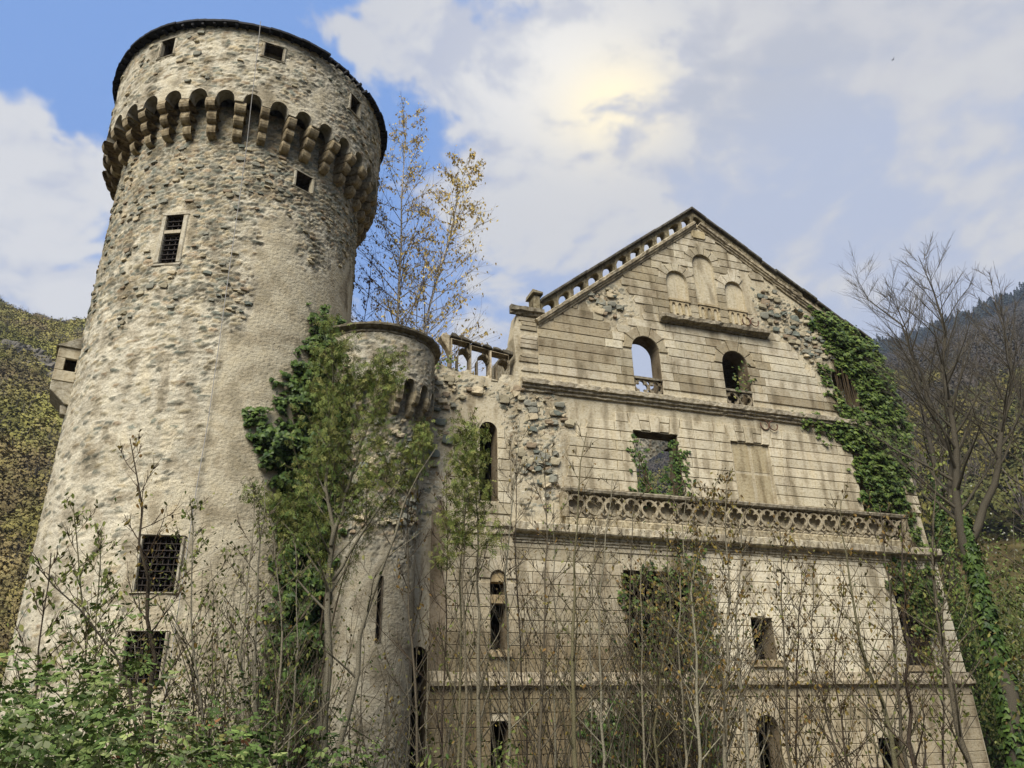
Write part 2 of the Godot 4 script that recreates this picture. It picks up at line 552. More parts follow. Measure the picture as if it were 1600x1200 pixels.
func tower_expo(a: float, y: float) -> float:
	var d := rad_to_deg(a)
	var n := nz.get_noise_2d(d * 0.05 + 3.0, y * 0.55) * 1.1 + nz.get_noise_2d(d * 0.16, y * 1.7 + 50) * 0.6
	var e := 0.0
	e = maxf(e, sm(14.0, 15.2, y + n * 0.8))                                   # bare belt under the corbels
	e = maxf(e, 0.85 * sm(12.2, 12.9, y + n) * sm(10.0, -6.0, d + n * 12.0))          # around the barred window
	e = maxf(e, 0.8 * sm(10.9, 11.5, y + n * 0.8) * sm(13.2, 12.4, y - n * 0.6) * sm(12.0, 2.0, d + n * 8.0))
	e = maxf(e, 0.95 * sm(1.0, 0.0, Vector2((d - 33.0) / 17.0, (y - 13.9) / 1.2).length() + n * 0.5))   # dark patch at the eastern flank
	e = maxf(e, 0.75 * sm(1.0, 0.2, Vector2((d - 4.0) / 8.0, (y - 11.3) / 1.0).length() + n * 0.4))
	e = maxf(e, (0.25 + 0.22 * sm(7.5, 11.0, y)) * sm(2.0, -5.0, d + n * 5.0 + (y - 9.0) * 0.5) * sm(3.0, 6.0, y + n))    # thin mortar coat over small stones
	e = maxf(e, 0.30 * sm(-16.0, -26.0, d + n * 8.0))
	e = minf(e, 1.0 - 0.85 * sm(1.0, 0.6, Vector2((d + 28.0) / 11.5, (y - 13.45) / 1.25).length() + n * 0.25))  # plaster left round the barred window
	e = minf(e, 1.0 - 0.9 * sm(1.0, 0.6, Vector2((d + 11.0) / 14.0, (y - 5.9) / 1.5).length() + n * 0.5))
	return clampf(e + n * 0.10, 0.02, 1.0)

func drum_expo(a: float, y: float) -> float:
	var d := rad_to_deg(a)
	var n := nz.get_noise_2d(d * 0.06 + 30.0, y * 0.8)
	return clampf(0.52 + n * 0.5 - 0.3 * sm(18.4, 17.8, y) + 0.2 * sm(25.0, 45.0, d), 0.1, 0.85)

func arch_low(a: float) -> float:
	# soffit line of the machicolation: an arch between every two corbels, 10 degrees apart
	var d := rad_to_deg(a) + 2.5
	var x := (fposmod(d + 5.0, 10.0) - 5.0) / 3.35
	if absf(x) >= 1.0: return 17.62
	return 17.66 + 0.30 * sqrt(1.0 - x * x)

func build_tower() -> void:
	var turn := atan2(-TOWER.x, -TOWER.z)
	var t := thing("round_tower", "tall round stone tower crowned by a corbelled gallery and a dark flat roof", "tower", TOWER, turn)
	var low := [D2([-31.0, -23.6, 12.65, 14.12]), D2([-17.0, -4.2, 4.38, 5.58]), D2([-16.6, -4.6, 2.5, 3.56]), D2([20.2, 28.4, 15.78, 16.30])]
	var up := [D2([-43.4, -37.0, 19.42, 20.05]), D2([-1.2, 6.0, 19.45, 19.97]), D2([38.7, 45.0, 19.2, 19.82])]
	put("wall", round_wall(TOWER_R, -1.2, 17.9, 0.037, tower_expo, low).mesh(), M.rubble, t)
	put("parapet_wall", round_wall(DRUM_R, 17.62, 20.36, 0.037, drum_expo, up, arch_low).mesh(), M.rubble, t)
	# soffit of the arches, the inner face of the parapet and the floor that closes the slots
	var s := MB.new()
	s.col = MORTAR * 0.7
	var nn := 720
	for i in nn:
		var a0 := TAU * i / nn
		var a1 := TAU * (i + 1) / nn
		var l0 := arch_low(a0)
		var l1 := arch_low(a1)
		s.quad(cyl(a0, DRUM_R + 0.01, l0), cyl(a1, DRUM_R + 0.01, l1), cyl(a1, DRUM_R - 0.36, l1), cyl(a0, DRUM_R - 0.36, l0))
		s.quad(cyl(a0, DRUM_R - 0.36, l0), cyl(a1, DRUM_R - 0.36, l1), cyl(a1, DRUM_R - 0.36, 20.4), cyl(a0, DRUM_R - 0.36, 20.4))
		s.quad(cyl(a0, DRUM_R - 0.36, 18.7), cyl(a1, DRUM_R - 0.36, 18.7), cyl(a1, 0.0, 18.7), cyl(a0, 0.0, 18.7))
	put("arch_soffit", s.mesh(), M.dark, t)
	for h in up: round_window(t, DRUM_R, h, 0.07, Vector2i(0, 0), 0.012, 1.2)
	round_window(t, TOWER_R, low[0], 0.12, Vector2i(2, 9), 0.006, 1.4)
	round_window(t, TOWER_R, low[3], 0.07, Vector2i(0, 0), 0.015, 1.4)
	round_window(t, TOWER_R, low[1], 0.05, Vector2i(6, 7), 0.02, 1.6)
	round_window(t, TOWER_R, low[2], 0.05, Vector2i(6, 6), 0.02, 1.6)
	# a transom stone across the barred window
	var tb := MB.new()
	tb.col = PLASTER * 0.8
	tb.box(Vector3(-0.24, -0.06, -0.2), Vector3(0.24, 0.04, 0.0), Transform3D(cyl_basis(deg_to_rad(-27.3)), cyl(deg_to_rad(-27.3), TOWER_R, 13.62)))
	put("transom", tb.mesh(), M.plaster, t)
	# corbels: three rounded stones stepping outwards under the parapet
	var cs := []
	for v in 4:
		for k in 3:
			var m := MB.new()
			m.col = Color(0.40, 0.34, 0.235) * R(0.82, 1.05)
			var out := [0.26, 0.44, 0.60][k] as float
			var y0 := 16.68 + 0.325 * k
			var ht := 0.315
			var hw := 0.135 - 0.006 * (2 - k) + R(-0.008, 0.008)
			var prof := PackedVector2Array([Vector2(-0.15, 0.0)])
			var rr := 0.2 + R(-0.02, 0.02)
			for i in 7:
				var w := PI * 0.5 * i / 6.0 * 1.25 - 0.2
				prof.append(Vector2(out - rr + rr * sin(clampf(w, 0, PI * 0.5)) + R(-0.01, 0.01), ht * 0.72 - ht * 0.72 * cos(clampf(w, 0, PI * 0.5))))
			prof.append(Vector2(out - 0.02, ht))
			prof.append(Vector2(-0.15, ht))
			# profile lies in x (outwards), y; turn it so that x is outwards along +z
			m.prism(prof, -hw, hw, 0.03, Transform3D(Basis(Vector3(0, 0, 1), Vector3.UP, Vector3(-1, 0, 0)), Vector3(0, y0, TOWER_R)))
			cs.append(m.mesh())
	for k in range(-12, 13):
		var a := deg_to_rad(k * 10.0 - 7.2)
		var v := rng.randi() % 4
		var c := put("corbel", cs[v * 3], M.ledge, t)
		c.rotation.y = a + R(-0.008, 0.008)
		c.scale = Vector3(R(0.9, 1.08), 1.0, R(0.985, 1.01))
		c.position.y = R(-0.03, 0.03)
		for j in [1, 2]:
			var o := put("corbel_stone", cs[((v + j * k + 40) % 4) * 3 + j], M.ledge, c)
			o.rotation.y = R(-0.006, 0.006)
	# roof: dark metal sheets on a ring of rafter ends
	for k in 30:
		var a0 := TAU * k / 30.0 - 0.002
		var a1 := TAU * (k + 1) / 30.0 + 0.002
		var m := MB.new()
		m.col = Color(1, 1, 1) * R(0.8, 1.3)
		var dd := rad_to_deg((a0 + a1) * 0.5)
		var lift := R(-0.015, 0.03)
		var ro := 4.38 + R(-0.03, 0.03)
		if dd > 28.0 and dd < 42.0: lift += 0.10; ro -= 0.16
		var yb := 20.36 + lift
		for i in 4:
			var b0 := lerpf(a0, a1, i / 4.0)
			var b1 := lerpf(a0, a1, (i + 1) / 4.0)
			var o0 := cyl(b0, ro + R(-0.01, 0.01), yb)
			var o1 := cyl(b1, ro + R(-0.01, 0.01), yb)
			var th := Vector3(0, 0.07, 0)
			var ap := Vector3(0, 21.2, 0)
			m.quad(o0, o1, cyl(b1, 3.6, yb + 0.17), cyl(b0, 3.6, yb + 0.17))
			m.quad(o0, o0 + th, o1 + th, o1)
			m.quad(o0 + th, ap + th, ap + th, o1 + th)
			m.quad(cyl(b0, 3.6, yb + 0.17), cyl(b1, 3.6, yb + 0.17), ap, ap)
		put("roof_sheet", m.mesh(), M.rooftin, t)
	for k in range(-27, 28):
		var a := deg_to_rad(k * 4.2 + R(-0.5, 0.5))
		var m := MB.new()
		m.box(Vector3(-0.035, -0.045, -0.35), Vector3(0.035, 0.035, 0.16 + R(-0.04, 0.02)), Transform3D(cyl_basis(a), cyl(a, DRUM_R, 20.345)))
		put("rafter_end", m.mesh(), M.rooftin, t)
	# the lightning cable that runs down the wall
	var cb := MB.new()
	var pts := PackedVector3Array([cyl(deg_to_rad(-3.9), 4.5, 20.4), cyl(deg_to_rad(-3.7), 4.42, 19.9), cyl(deg_to_rad(-3.2), 4.32, 18.4), cyl(deg_to_rad(-3.0), 4.24, 17.6), cyl(deg_to_rad(-2.6), 3.86, 16.4), cyl(deg_to_rad(-2.4), 3.72, 14.6), cyl(deg_to_rad(-2.2), 3.70, 12.6), cyl(deg_to_rad(-1.9), 3.69, 10.7), cyl(deg_to_rad(-1.6), 3.68, 8.3), cyl(deg_to_rad(-2.1), 3.68, 6.5), cyl(deg_to_rad(-2.0), 3.68, 2.0)])
	var rad := PackedFloat32Array()
	for i in pts.size(): rad.append(0.011)
	cb.tube(pts, rad, 6)
	cb.smooth()
	put("cable", cb.mesh(), M.rope, t)
	# the little latrine box that hangs on the western flank
	var bx := MB.new()
	bx.col = PLASTER * 0.95
	var bt := Transform3D(cyl_basis(deg_to_rad(-83.0)), cyl(deg_to_rad(-83.0), TOWER_R, 0))
	var mk := func(p: PackedVector2Array, x0: float, x1: float, m: MB) -> void:
		m.prism(p, x0, x1, 0.015, bt * Transform3D(Basis(Vector3(0, 0, 1), Vector3.UP, Vector3(1, 0, 0)), Vector3.ZERO))
	# the side that faces the viewer has the window: built from four strips round it
	mk.call(P2([-0.4, 9.95, 0.45, 9.95, 0.45, 10.25, -0.4, 10.25]), 0.42, 0.52, bx)
	mk.call(P2([-0.4, 10.6, 0.45, 10.6, 0.45, 10.9, -0.4, 10.9]), 0.42, 0.52, bx)
	mk.call(P2([0.25, 10.25, 0.45, 10.25, 0.45, 10.6, 0.25, 10.6]), 0.42, 0.52, bx)
	mk.call(P2([-0.4, 10.25, -0.02, 10.25, -0.02, 10.6, -0.4, 10.6]), 0.42, 0.52, bx)
	mk.call(P2([-0.4, 9.95, 0.45, 9.95, 0.45, 10.9, -0.4, 10.9]), -0.5, -0.4, bx)
	mk.call(P2([0.38, 9.96, 0.45, 9.96, 0.45, 10.89, 0.38, 10.89]), -0.4, 0.42, bx)
	var latrine := put("latrine_box", bx.mesh(), M.plaster, t)
	var lr := MB.new()
	lr.col = MORTAR * 0.6
	mk.call(P2([-0.5, 10.9, 0.52, 10.9, -0.1, 11.3, -0.5, 11.4]), -0.55, 0.57, lr)
	put("slab_roof", lr.mesh(), M.ledge, latrine)
	var lc := MB.new()
	lc.col = MORTAR * 0.9
	mk.call(P2([-0.4, 9.3, 0.05, 9.35, 0.44, 9.7, 0.46, 9.95, -0.4, 9.95]), -0.5, 0.5, lc)
	put("corbel_stone", lc.mesh(), M.ledge, latrine)
	var l2 := MB.new()
	l2.col = MORTAR * 0.75
	mk.call(P2([-0.4, 9.05, 0.1, 9.1, 0.14, 9.34, -0.4, 9.34]), 0.1, 0.4, l2)
	put("corbel_stone", l2.mesh(), M.ledge, latrine)
	# proud stones that can be told apart
	var done := 0
	var tries := 0
	while done < 260 and tries < 20000:
		tries += 1
		var a := deg_to_rad(R(-82, 82))
		var y := R(6.5, 16.6)
		if rng.randf() < 0.2: y = R(18.2, 20.2)
		var drum := y > 17.5
		var e := drum_expo(a, y) if drum else tower_expo(a, y)
		if e < 0.5 or rng.randf() > e: continue
		var bad := false
		for h in (up if drum else low):
			if a > h[0] - 0.07 and a < h[1] + 0.07 and y > h[2] - 0.3 and y < h[3] + 0.3: bad = true
		if bad: continue
		var w := R(0.10, 0.24)
		stone_part(t, cyl(a, (DRUM_R if drum else TOWER_R) + 0.005, y), cyl_basis(a), Vector3(w, w * R(0.3, 0.6), 0.075))
		done += 1

func turret_expo(a: float, y: float) -> float:
	var n := nz.get_noise_2d(rad_to_deg(a) * 0.05 + 70.0, y * 0.7)
	if y > 9.8: return clampf(0.5 + n * 0.5, 0.2, 0.85)
	return clampf(lerpf(0.12, 0.95, sm(5.2, 6.3, y + n * 1.1)) + n * 0.12 + 0.25 * sm(3.0, 0.5, y + n), 0.03, 1.0)

func turret_low(a: float) -> float:
	var d := rad_to_deg(a)
	var x := (fposmod(d - 13.7 + 10.0, 20.0) - 10.0) / 7.0
	if absf(x) >= 1.0: return 9.85
	return 9.88 + 0.29 * sqrt(1.0 - x * x)

func build_turret() -> void:
	var turn := atan2(-TURRET.x, -TURRET.z)
	var t := thing("stair_turret", "slender round stair turret with a mossy moulded cap, ivy on one flank", "turret", TURRET, turn)
	var slit := D2([14.4, 20.0, 3.46, 4.98])
	var m := round_wall(1.285, -1.2, 10.4, 0.042, turret_expo, [slit], null, 0.8, 1.9)
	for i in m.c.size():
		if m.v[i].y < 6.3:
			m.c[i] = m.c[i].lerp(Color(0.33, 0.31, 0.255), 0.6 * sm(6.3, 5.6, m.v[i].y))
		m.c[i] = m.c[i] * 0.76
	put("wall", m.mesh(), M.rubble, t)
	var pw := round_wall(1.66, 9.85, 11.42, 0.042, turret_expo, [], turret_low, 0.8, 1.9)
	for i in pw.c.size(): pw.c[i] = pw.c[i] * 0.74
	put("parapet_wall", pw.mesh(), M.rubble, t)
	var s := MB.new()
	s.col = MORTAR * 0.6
	for i in 240:
		var a0 := TAU * i / 240
		var a1 := TAU * (i + 1) / 240
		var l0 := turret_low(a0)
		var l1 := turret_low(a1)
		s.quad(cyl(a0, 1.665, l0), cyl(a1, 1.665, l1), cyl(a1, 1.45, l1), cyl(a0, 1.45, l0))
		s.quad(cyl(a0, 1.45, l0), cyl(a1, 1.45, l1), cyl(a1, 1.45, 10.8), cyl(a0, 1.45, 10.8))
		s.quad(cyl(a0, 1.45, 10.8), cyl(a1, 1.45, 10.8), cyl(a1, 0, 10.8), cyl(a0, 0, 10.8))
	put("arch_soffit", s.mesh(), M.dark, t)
	for k in range(-5, 6):
		var a := deg_to_rad(k * 20.0 + 3.7)
		var c := MB.new()
		c.col = Color(0.34, 0.30, 0.22) * R(0.85, 1.1)
		c.prism(P2([-0.1, 0, 0.06, 0.03, 0.16, 0.16, 0.18, 0.3, 0.30, 0.36, 0.37, 0.55, 0.37, 0.7, -0.1, 0.7]), -0.085, 0.085, 0.025, Transform3D(Basis(Vector3(0, 0, 1), Vector3.UP, Vector3(-1, 0, 0)), Vector3(0, 9.2, 1.285)))
		var o := put("corbel", c.mesh(), M.ledge, t)
		o.rotation.y = a
	# lathe-turned cap moulding
	var prof := P2([1.60, 11.36, 1.68, 11.39, 1.68, 11.45, 1.75, 11.48, 1.82, 11.53, 1.83, 11.59, 1.77, 11.62, 0.0, 11.74])
	var cap := MB.new()
	for i in 73:
		var a := TAU * i / 72
		for p in prof:
			var k := nz.get_noise_2d(a * 20.0, p.y * 8.0)
			cap.col = Color(0.14, 0.13, 0.11).lerp(Color(0.26, 0.23, 0.17), clampf(0.5 + k, 0, 1))
			cap.p(cyl(a, p.x + (k * 0.025 if p.x > 0.1 else 0.0), p.y + k * 0.015))
	for i in 72:
		for j in prof.size() - 1:
			var b := i * prof.size() + j
			for q in [b, b + prof.size(), b + prof.size() + 1, b, b + prof.size() + 1, b + 1]: cap.ix.append(q)
	put("cap_moulding", cap.mesh(), M.ledge, t)
	round_window(t, 1.285, slit, 0.0, Vector2i(0, 0), 0.03, 0.8)
	var done := 0
	while done < 110:
		var a := deg_to_rad(R(-70, 85))
		var y := R(6.0, 9.1)
		if turret_expo(a, y) < 0.55: continue
		var w := R(0.13, 0.30)
		stone_part(t, cyl(a, 1.285, y), cyl_basis(a), Vector3(w, w * R(0.4, 0.7), 0.13))
		done += 1

# ------------------------------------------------------------------ the gabled facade, in its own axes: x along it, y up, z outwards
var openings := []      # [kind, x0, x1, y0, y1]: "r" rectangular, "a" with a round arch whose crown is at y1
var bare_max := []
var bare_polys := []    # where the stones are bare
var rough_polys := []   # where the moulded blocks are gone and only undercoat is left

func coping_y(x: float) -> float:
	return 14.87 + 0.808 * (x - 1.33) if x < 7.62 else 19.95 - 0.608 * (x - 7.62)

func wall_top(x: float) -> float:
	if x < 0.25: return 11.5
	if x < 1.0: return 14.0
	return coping_y(x) - 0.72

func right_edge(y: float) -> float:
	if y > 11.5: return 15.25
	if y > 6.9: return lerpf(15.62, 15.3, (y - 6.9) / 4.6)
	if y > 2.6: return lerpf(15.78, 15.62, (y - 2.6) / 4.3)
	return 15.95

func bare_sd(x: float, y: float) -> float:
	var d := 1e9
	for p in bare_polys: d = minf(d, sdp(Vector2(x, y), p))
	return d + nz.get_noise_2d(x * 1.6, y * 1.6) * 0.28 + nz2.get_noise_2d(x * 3.0, y * 3.0) * 0.10

func rough_sd(x: float, y: float) -> float:
	var d := 1e9
	for p in rough_polys: d = minf(d, sdp(Vector2(x, y), p))
	d = minf(d, bare_sd(x, y) - 0.22)
	return d + nz.get_noise_2d(x * 1.1 + 33, y * 1.5) * 0.30

func arch_poly(x0: float, x1: float, y0: float, y1: float, grow := 0.0) -> PackedVector2Array:
	var r := (x1 - x0) * 0.5
	var cx := (x0 + x1) * 0.5
	var o := PackedVector2Array([Vector2(x0 - grow, y0), Vector2(x1 + grow, y0)])
	for k in 13:
		var w := PI * k / 12.0
		o.append(Vector2(cx + (r + grow) * cos(w), y1 - r + (r + grow) * sin(w)))
	return o

func in_opening(x: float, y: float, g := 0.0) -> bool:
	for o in openings:
		if x > o[1] - g and x < o[2] + g and y > o[3] - g and y < o[4] + g:
			if o[0] == "r": return true
			var r: float = (o[2] - o[1]) * 0.5
			var ys: float = o[4] - r
			if y < ys or Vector2(x - (o[1] + o[2]) * 0.5, y - ys).length() < r + g: return true
	return false

func block_tone(x: float, y: float) -> Color:
	var n := nz.get_noise_2d(x * 0.35 + 5, y * 0.5)
	var c := Color(0.56, 0.52, 0.42).lerp(Color(0.44, 0.40, 0.305), clampf(0.5 + n * 1.4, 0, 1))
	# the pale band of the middle storey, the brown wash of the base
	if y > 2.7 and y < 6.6: c = c.lerp(Color(0.70, 0.655, 0.53), 0.8 * sm(2.5, 6.0, x))
	if y > 7.9 and y < 11.3: c = c.lerp(Color(0.63, 0.575, 0.445), 0.5)
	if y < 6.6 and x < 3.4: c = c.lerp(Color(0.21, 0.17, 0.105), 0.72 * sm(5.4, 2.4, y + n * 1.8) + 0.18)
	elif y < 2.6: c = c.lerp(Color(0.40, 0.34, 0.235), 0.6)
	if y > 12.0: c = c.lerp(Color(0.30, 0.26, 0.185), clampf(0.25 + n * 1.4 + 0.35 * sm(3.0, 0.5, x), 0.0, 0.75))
	return c * R(0.86, 1.08)

var blocks := []        # [area, mesh]

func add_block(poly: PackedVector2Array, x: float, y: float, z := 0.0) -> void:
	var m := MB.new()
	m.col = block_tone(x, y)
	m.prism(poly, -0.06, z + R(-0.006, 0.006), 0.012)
	var a := 0.0
	for i in poly.size(): a += poly[i].cross(poly[(i + 1) % poly.size()])
	blocks.append([absf(a) * 0.5, m.mesh()])

# one course between x0 and x1, cut round openings and where the render has come off
func course(ya: float, yb: float, x0: float, x1: float, k: int, mean: float) -> void:
	var ym := (ya + yb) * 0.5
	var free := [[x0, x1, 0, 0]]
	for o in openings:
		if o.size() > 5: continue
		var lo := 0.0
		var hi := 0.0
		if o[0] == "r":
			if yb > o[3] + 0.02 and ya < o[4] - 0.02: lo = o[1]; hi = o[2]
			elif ya >= o[4] - 0.1 and ym < o[4] + 0.5 and o[2] - o[1] > 0.9: lo = o[1] - 0.16; hi = o[2] + 0.16
			else: continue
		else:
			var r: float = (o[2] - o[1]) * 0.5
			var ys: float = o[4] - r
			if yb <= o[3] + 0.02 or ym > o[4] + 0.30: continue
			if ym <= ys: lo = o[1]; hi = o[2]
			else:
				var ro := r + 0.34
				var q := ro * ro - (ym - ys) * (ym - ys)
				if q <= 0: continue
				lo = (o[1] + o[2]) * 0.5 - sqrt(q); hi = (o[1] + o[2]) * 0.5 + sqrt(q)
		var nf := []
		for f in free:
			if hi <= f[0] or lo >= f[1]: nf.append(f); continue
			if lo > f[0] + 0.06: nf.append([f[0], lo, f[2], 1])
			if hi < f[1] - 0.06: nf.append([hi, f[1], 1, f[3]])
		free = nf
	for f in free:
		var cuts := [f[0]]
		var jl := (0.46 if k % 2 else 0.66)
		var a: float = f[0]
		var b: float = f[1]
		if b - a > 1.3:
			if f[2]: cuts.append(a + jl)
			var last: float = cuts[-1]
			var stop: float = b - jl if f[3] else b
			if stop - last > mean * 1.3:
				var parts := int(ceil((stop - last) / mean))
				for q in range(1, parts): cuts.append(last + (stop - last) * (q + (R(-0.15, 0.15))) / parts)
			if f[3]: cuts.append(stop)
		cuts.append(b)
		for q in cuts.size() - 1:
			cut_block(cuts[q] + 0.010, cuts[q + 1] - 0.010, ya + (0.006 if ya < 6.5 else 0.009), yb - (0.006 if ya < 6.5 else 0.010))

func cut_block(xa: float, xb: float, ya: float, yb: float) -> void:
	var ym := (ya + yb) * 0.5
	var step := 0.09
	var run := -99.0
	var n := maxi(2, int((xb - xa) / step))
	var start_cut := false
	for i in n + 1:
		var x := lerpf(xa, xb, float(i) / n)
		var ok := rough_sd(x, ym) > 0.0 and x < right_edge(ym) and (ym < 11.5 or yb < wall_top(x) - 0.06)
		if ok and run < -50.0:
			run = x
			start_cut = i > 0
		if run > -50.0 and (not ok or i == n):
			var e := x
			if e - run > 0.14:
				var pl := PackedVector2Array()
				pl.append(Vector2(run + (R(0, 0.08) if start_cut else 0.0), ya))
				pl.append(Vector2(e - (R(0, 0.08) if not ok else 0.0), ya))
				if not ok: pl.append(Vector2(e - R(-0.05, 0.10), ym + R(-0.05, 0.05)))
				pl.append(Vector2(e - (R(0, 0.08) if not ok else 0.0), yb))
				pl.append(Vector2(run + (R(0, 0.08) if start_cut else 0.0), yb))
				if start_cut: pl.append(Vector2(run + R(-0.05, 0.08), ym + R(-0.05, 0.05)))
				add_block(pl, (run + e) * 0.5, ym)
			run = -99.0

func voussoirs(o: Array, count: int) -> void:
	var r: float = (o[2] - o[1]) * 0.5
	var cx: float = (o[1] + o[2]) * 0.5
	var ys: float = o[4] - r
	for k in count:
		var w0 := PI * k / count + 0.018
		var w1 := PI * (k + 1) / count - 0.018
		var ext := 0.33 + (0.10 if k == count / 2 else 0.0) + (0.05 if k % 2 else 0.0)
		var mid := Vector2(cos((w0 + w1) * 0.5), sin((w0 + w1) * 0.5))
		if rough_sd(cx + mid.x * (r + 0.16), ys + mid.y * (r + 0.16)) < 0: continue
		var pl := PackedVector2Array()
		for q in 4: pl.append(Vector2(cx, ys) + Vector2(cos(lerpf(w0, w1, q / 3.0)), sin(lerpf(w0, w1, q / 3.0))) * r)
		pl.append(Vector2(cx, ys) + Vector2(cos(w1), sin(w1)) * (r + ext))
		pl.append(Vector2(cx, ys) + Vector2(cos(w0), sin(w0)) * (r + ext))
		add_block(pl, cx, o[4], 0.006)

func keystones(x0: float, x1: float, y: float, h: float, n: int) -> void:
	for k in n:
		var a := lerpf(x0 - 0.04, x1 + 0.04, float(k) / n) + 0.012
		var b := lerpf(x0 - 0.04, x1 + 0.04, float(k + 1) / n) - 0.012
		var sp := 0.14
		var ta := a + sp * (float(k) / n - 0.5) * 2.0
		var tb := b + sp * (float(k + 1) / n - 0.5) * 2.0
		if rough_sd((a + b) * 0.5, y + h * 0.5) < 0: continue
		if k % 2:
			add_block(P2([a, y, b, y, lerpf(b, tb, 0.55), y + h * 0.55, lerpf(a, ta, 0.55), y + h * 0.55]), a, y, 0.006)
			add_block(P2([lerpf(a, ta, 0.6), y + h * 0.6, lerpf(b, tb, 0.6), y + h * 0.6, tb, y + h, ta, y + h]), a, y, 0.0)
		else:
			add_block(P2([a, y - 0.04, b, y - 0.04, tb, y + h, ta, y + h]), a, y, 0.014)

# a long moulding broken into lengths, [z, y] profile from the bottom up
func moulding(parent: Node, called: String, xa: Vector2, xb: Vector2, prof: PackedVector2Array, tone: Color, mat: Material, rag := 0.02) -> void:
	var dir := (xb - xa)
	var ln := dir.length()
	var n := int(ln / 0.16)
	var ex := dir / ln
	var ey := Vector2(-ex.y, ex.x)
	var m := MB.new()
	for i in n + 1:
		var s := ln * i / n
		for p in prof:
			var base := xa + ex * s + ey * p.y
			var k := nz2.get_noise_2d(base.x * 3.0, base.y * 3.0 + p.x * 10.0)
			var chip := maxf(0.0, nz.get_noise_2d(base.x * 2.2 + 17, base.y * 2.2) - 0.15) * 2.0
			m.col = tone.lerp(Color(0.21, 0.19, 0.155), clampf(0.12 + k * 0.7 + nz.get_noise_2d(s * 0.8 + base.y, 3.0), 0, 0.55))
			var z := p.x + (k * rag - chip * rag * 3.0 if p.x > 0.01 else 0.0)
			m.p(Vector3(base.x + ey.x * k * rag, base.y + ey.y * k * rag, maxf(z, -0.05)))
	var w := prof.size()
	for i in n:
		for j in w - 1:
			var b := i * w + j
			for q in [b, b + w, b + w + 1, b, b + w + 1, b + 1]: m.ix.append(q)
	for e in [0, n]:
		for j in range(1, w - 1):
			for q in [e * w, e * w + j, e * w + j + 1]: m.ix.append(q)
	put(called, m.mesh(), mat, parent)

func quatrefoil(rad: float, th: float, cols: Color) -> ArrayMesh:
	# a stone ring with a four-lobed hole, four leaf-shaped ribs between it and its frame
	var m := MB.new()
	var n := 64
	for side in [th * 0.5, -th * 0.5]:
		for i in n:
			var a := TAU * i / n
			m.col = cols
			m.p(Vector3(cos(a), sin(a), 0) * rad + Vector3(0, 0, side))
			var lobe := absf(cos(2.0 * a))
			var r := rad * (0.47 + 0.37 * pow(lobe, 0.6))
			m.p(Vector3(cos(a), sin(a), 0) * r + Vector3(0, 0, side))
	for i in n:
		var j := (i + 1) % n
		var o := n * 2
		for q in [2 * i, 2 * i + 1, 2 * j + 1, 2 * i, 2 * j + 1, 2 * j, o + 2 * i, o + 2 * j + 1, o + 2 * i + 1, o + 2 * i, o + 2 * j, o + 2 * j + 1,
				2 * i, 2 * j, o + 2 * j, 2 * i, o + 2 * j, o + 2 * i, 2 * i + 1, o + 2 * j + 1, 2 * j + 1, 2 * i + 1, o + 2 * i + 1, o + 2 * j + 1]: m.ix.append(q)
	for k in 4:
		var a := PI * 0.25 + PI * 0.5 * k
		var d := Vector2(cos(a), sin(a))
		var e := Vector2(-d.y, d.x)
		m.prism(PackedVector2Array([d * rad * 0.98 - e * 0.03, d * rad * 1.36 - e * 0.018, d * rad * 1.36 + e * 0.018, d * rad * 0.98 + e * 0.03]), -th * 0.4, th * 0.4, 0.006)
	return m.mesh()

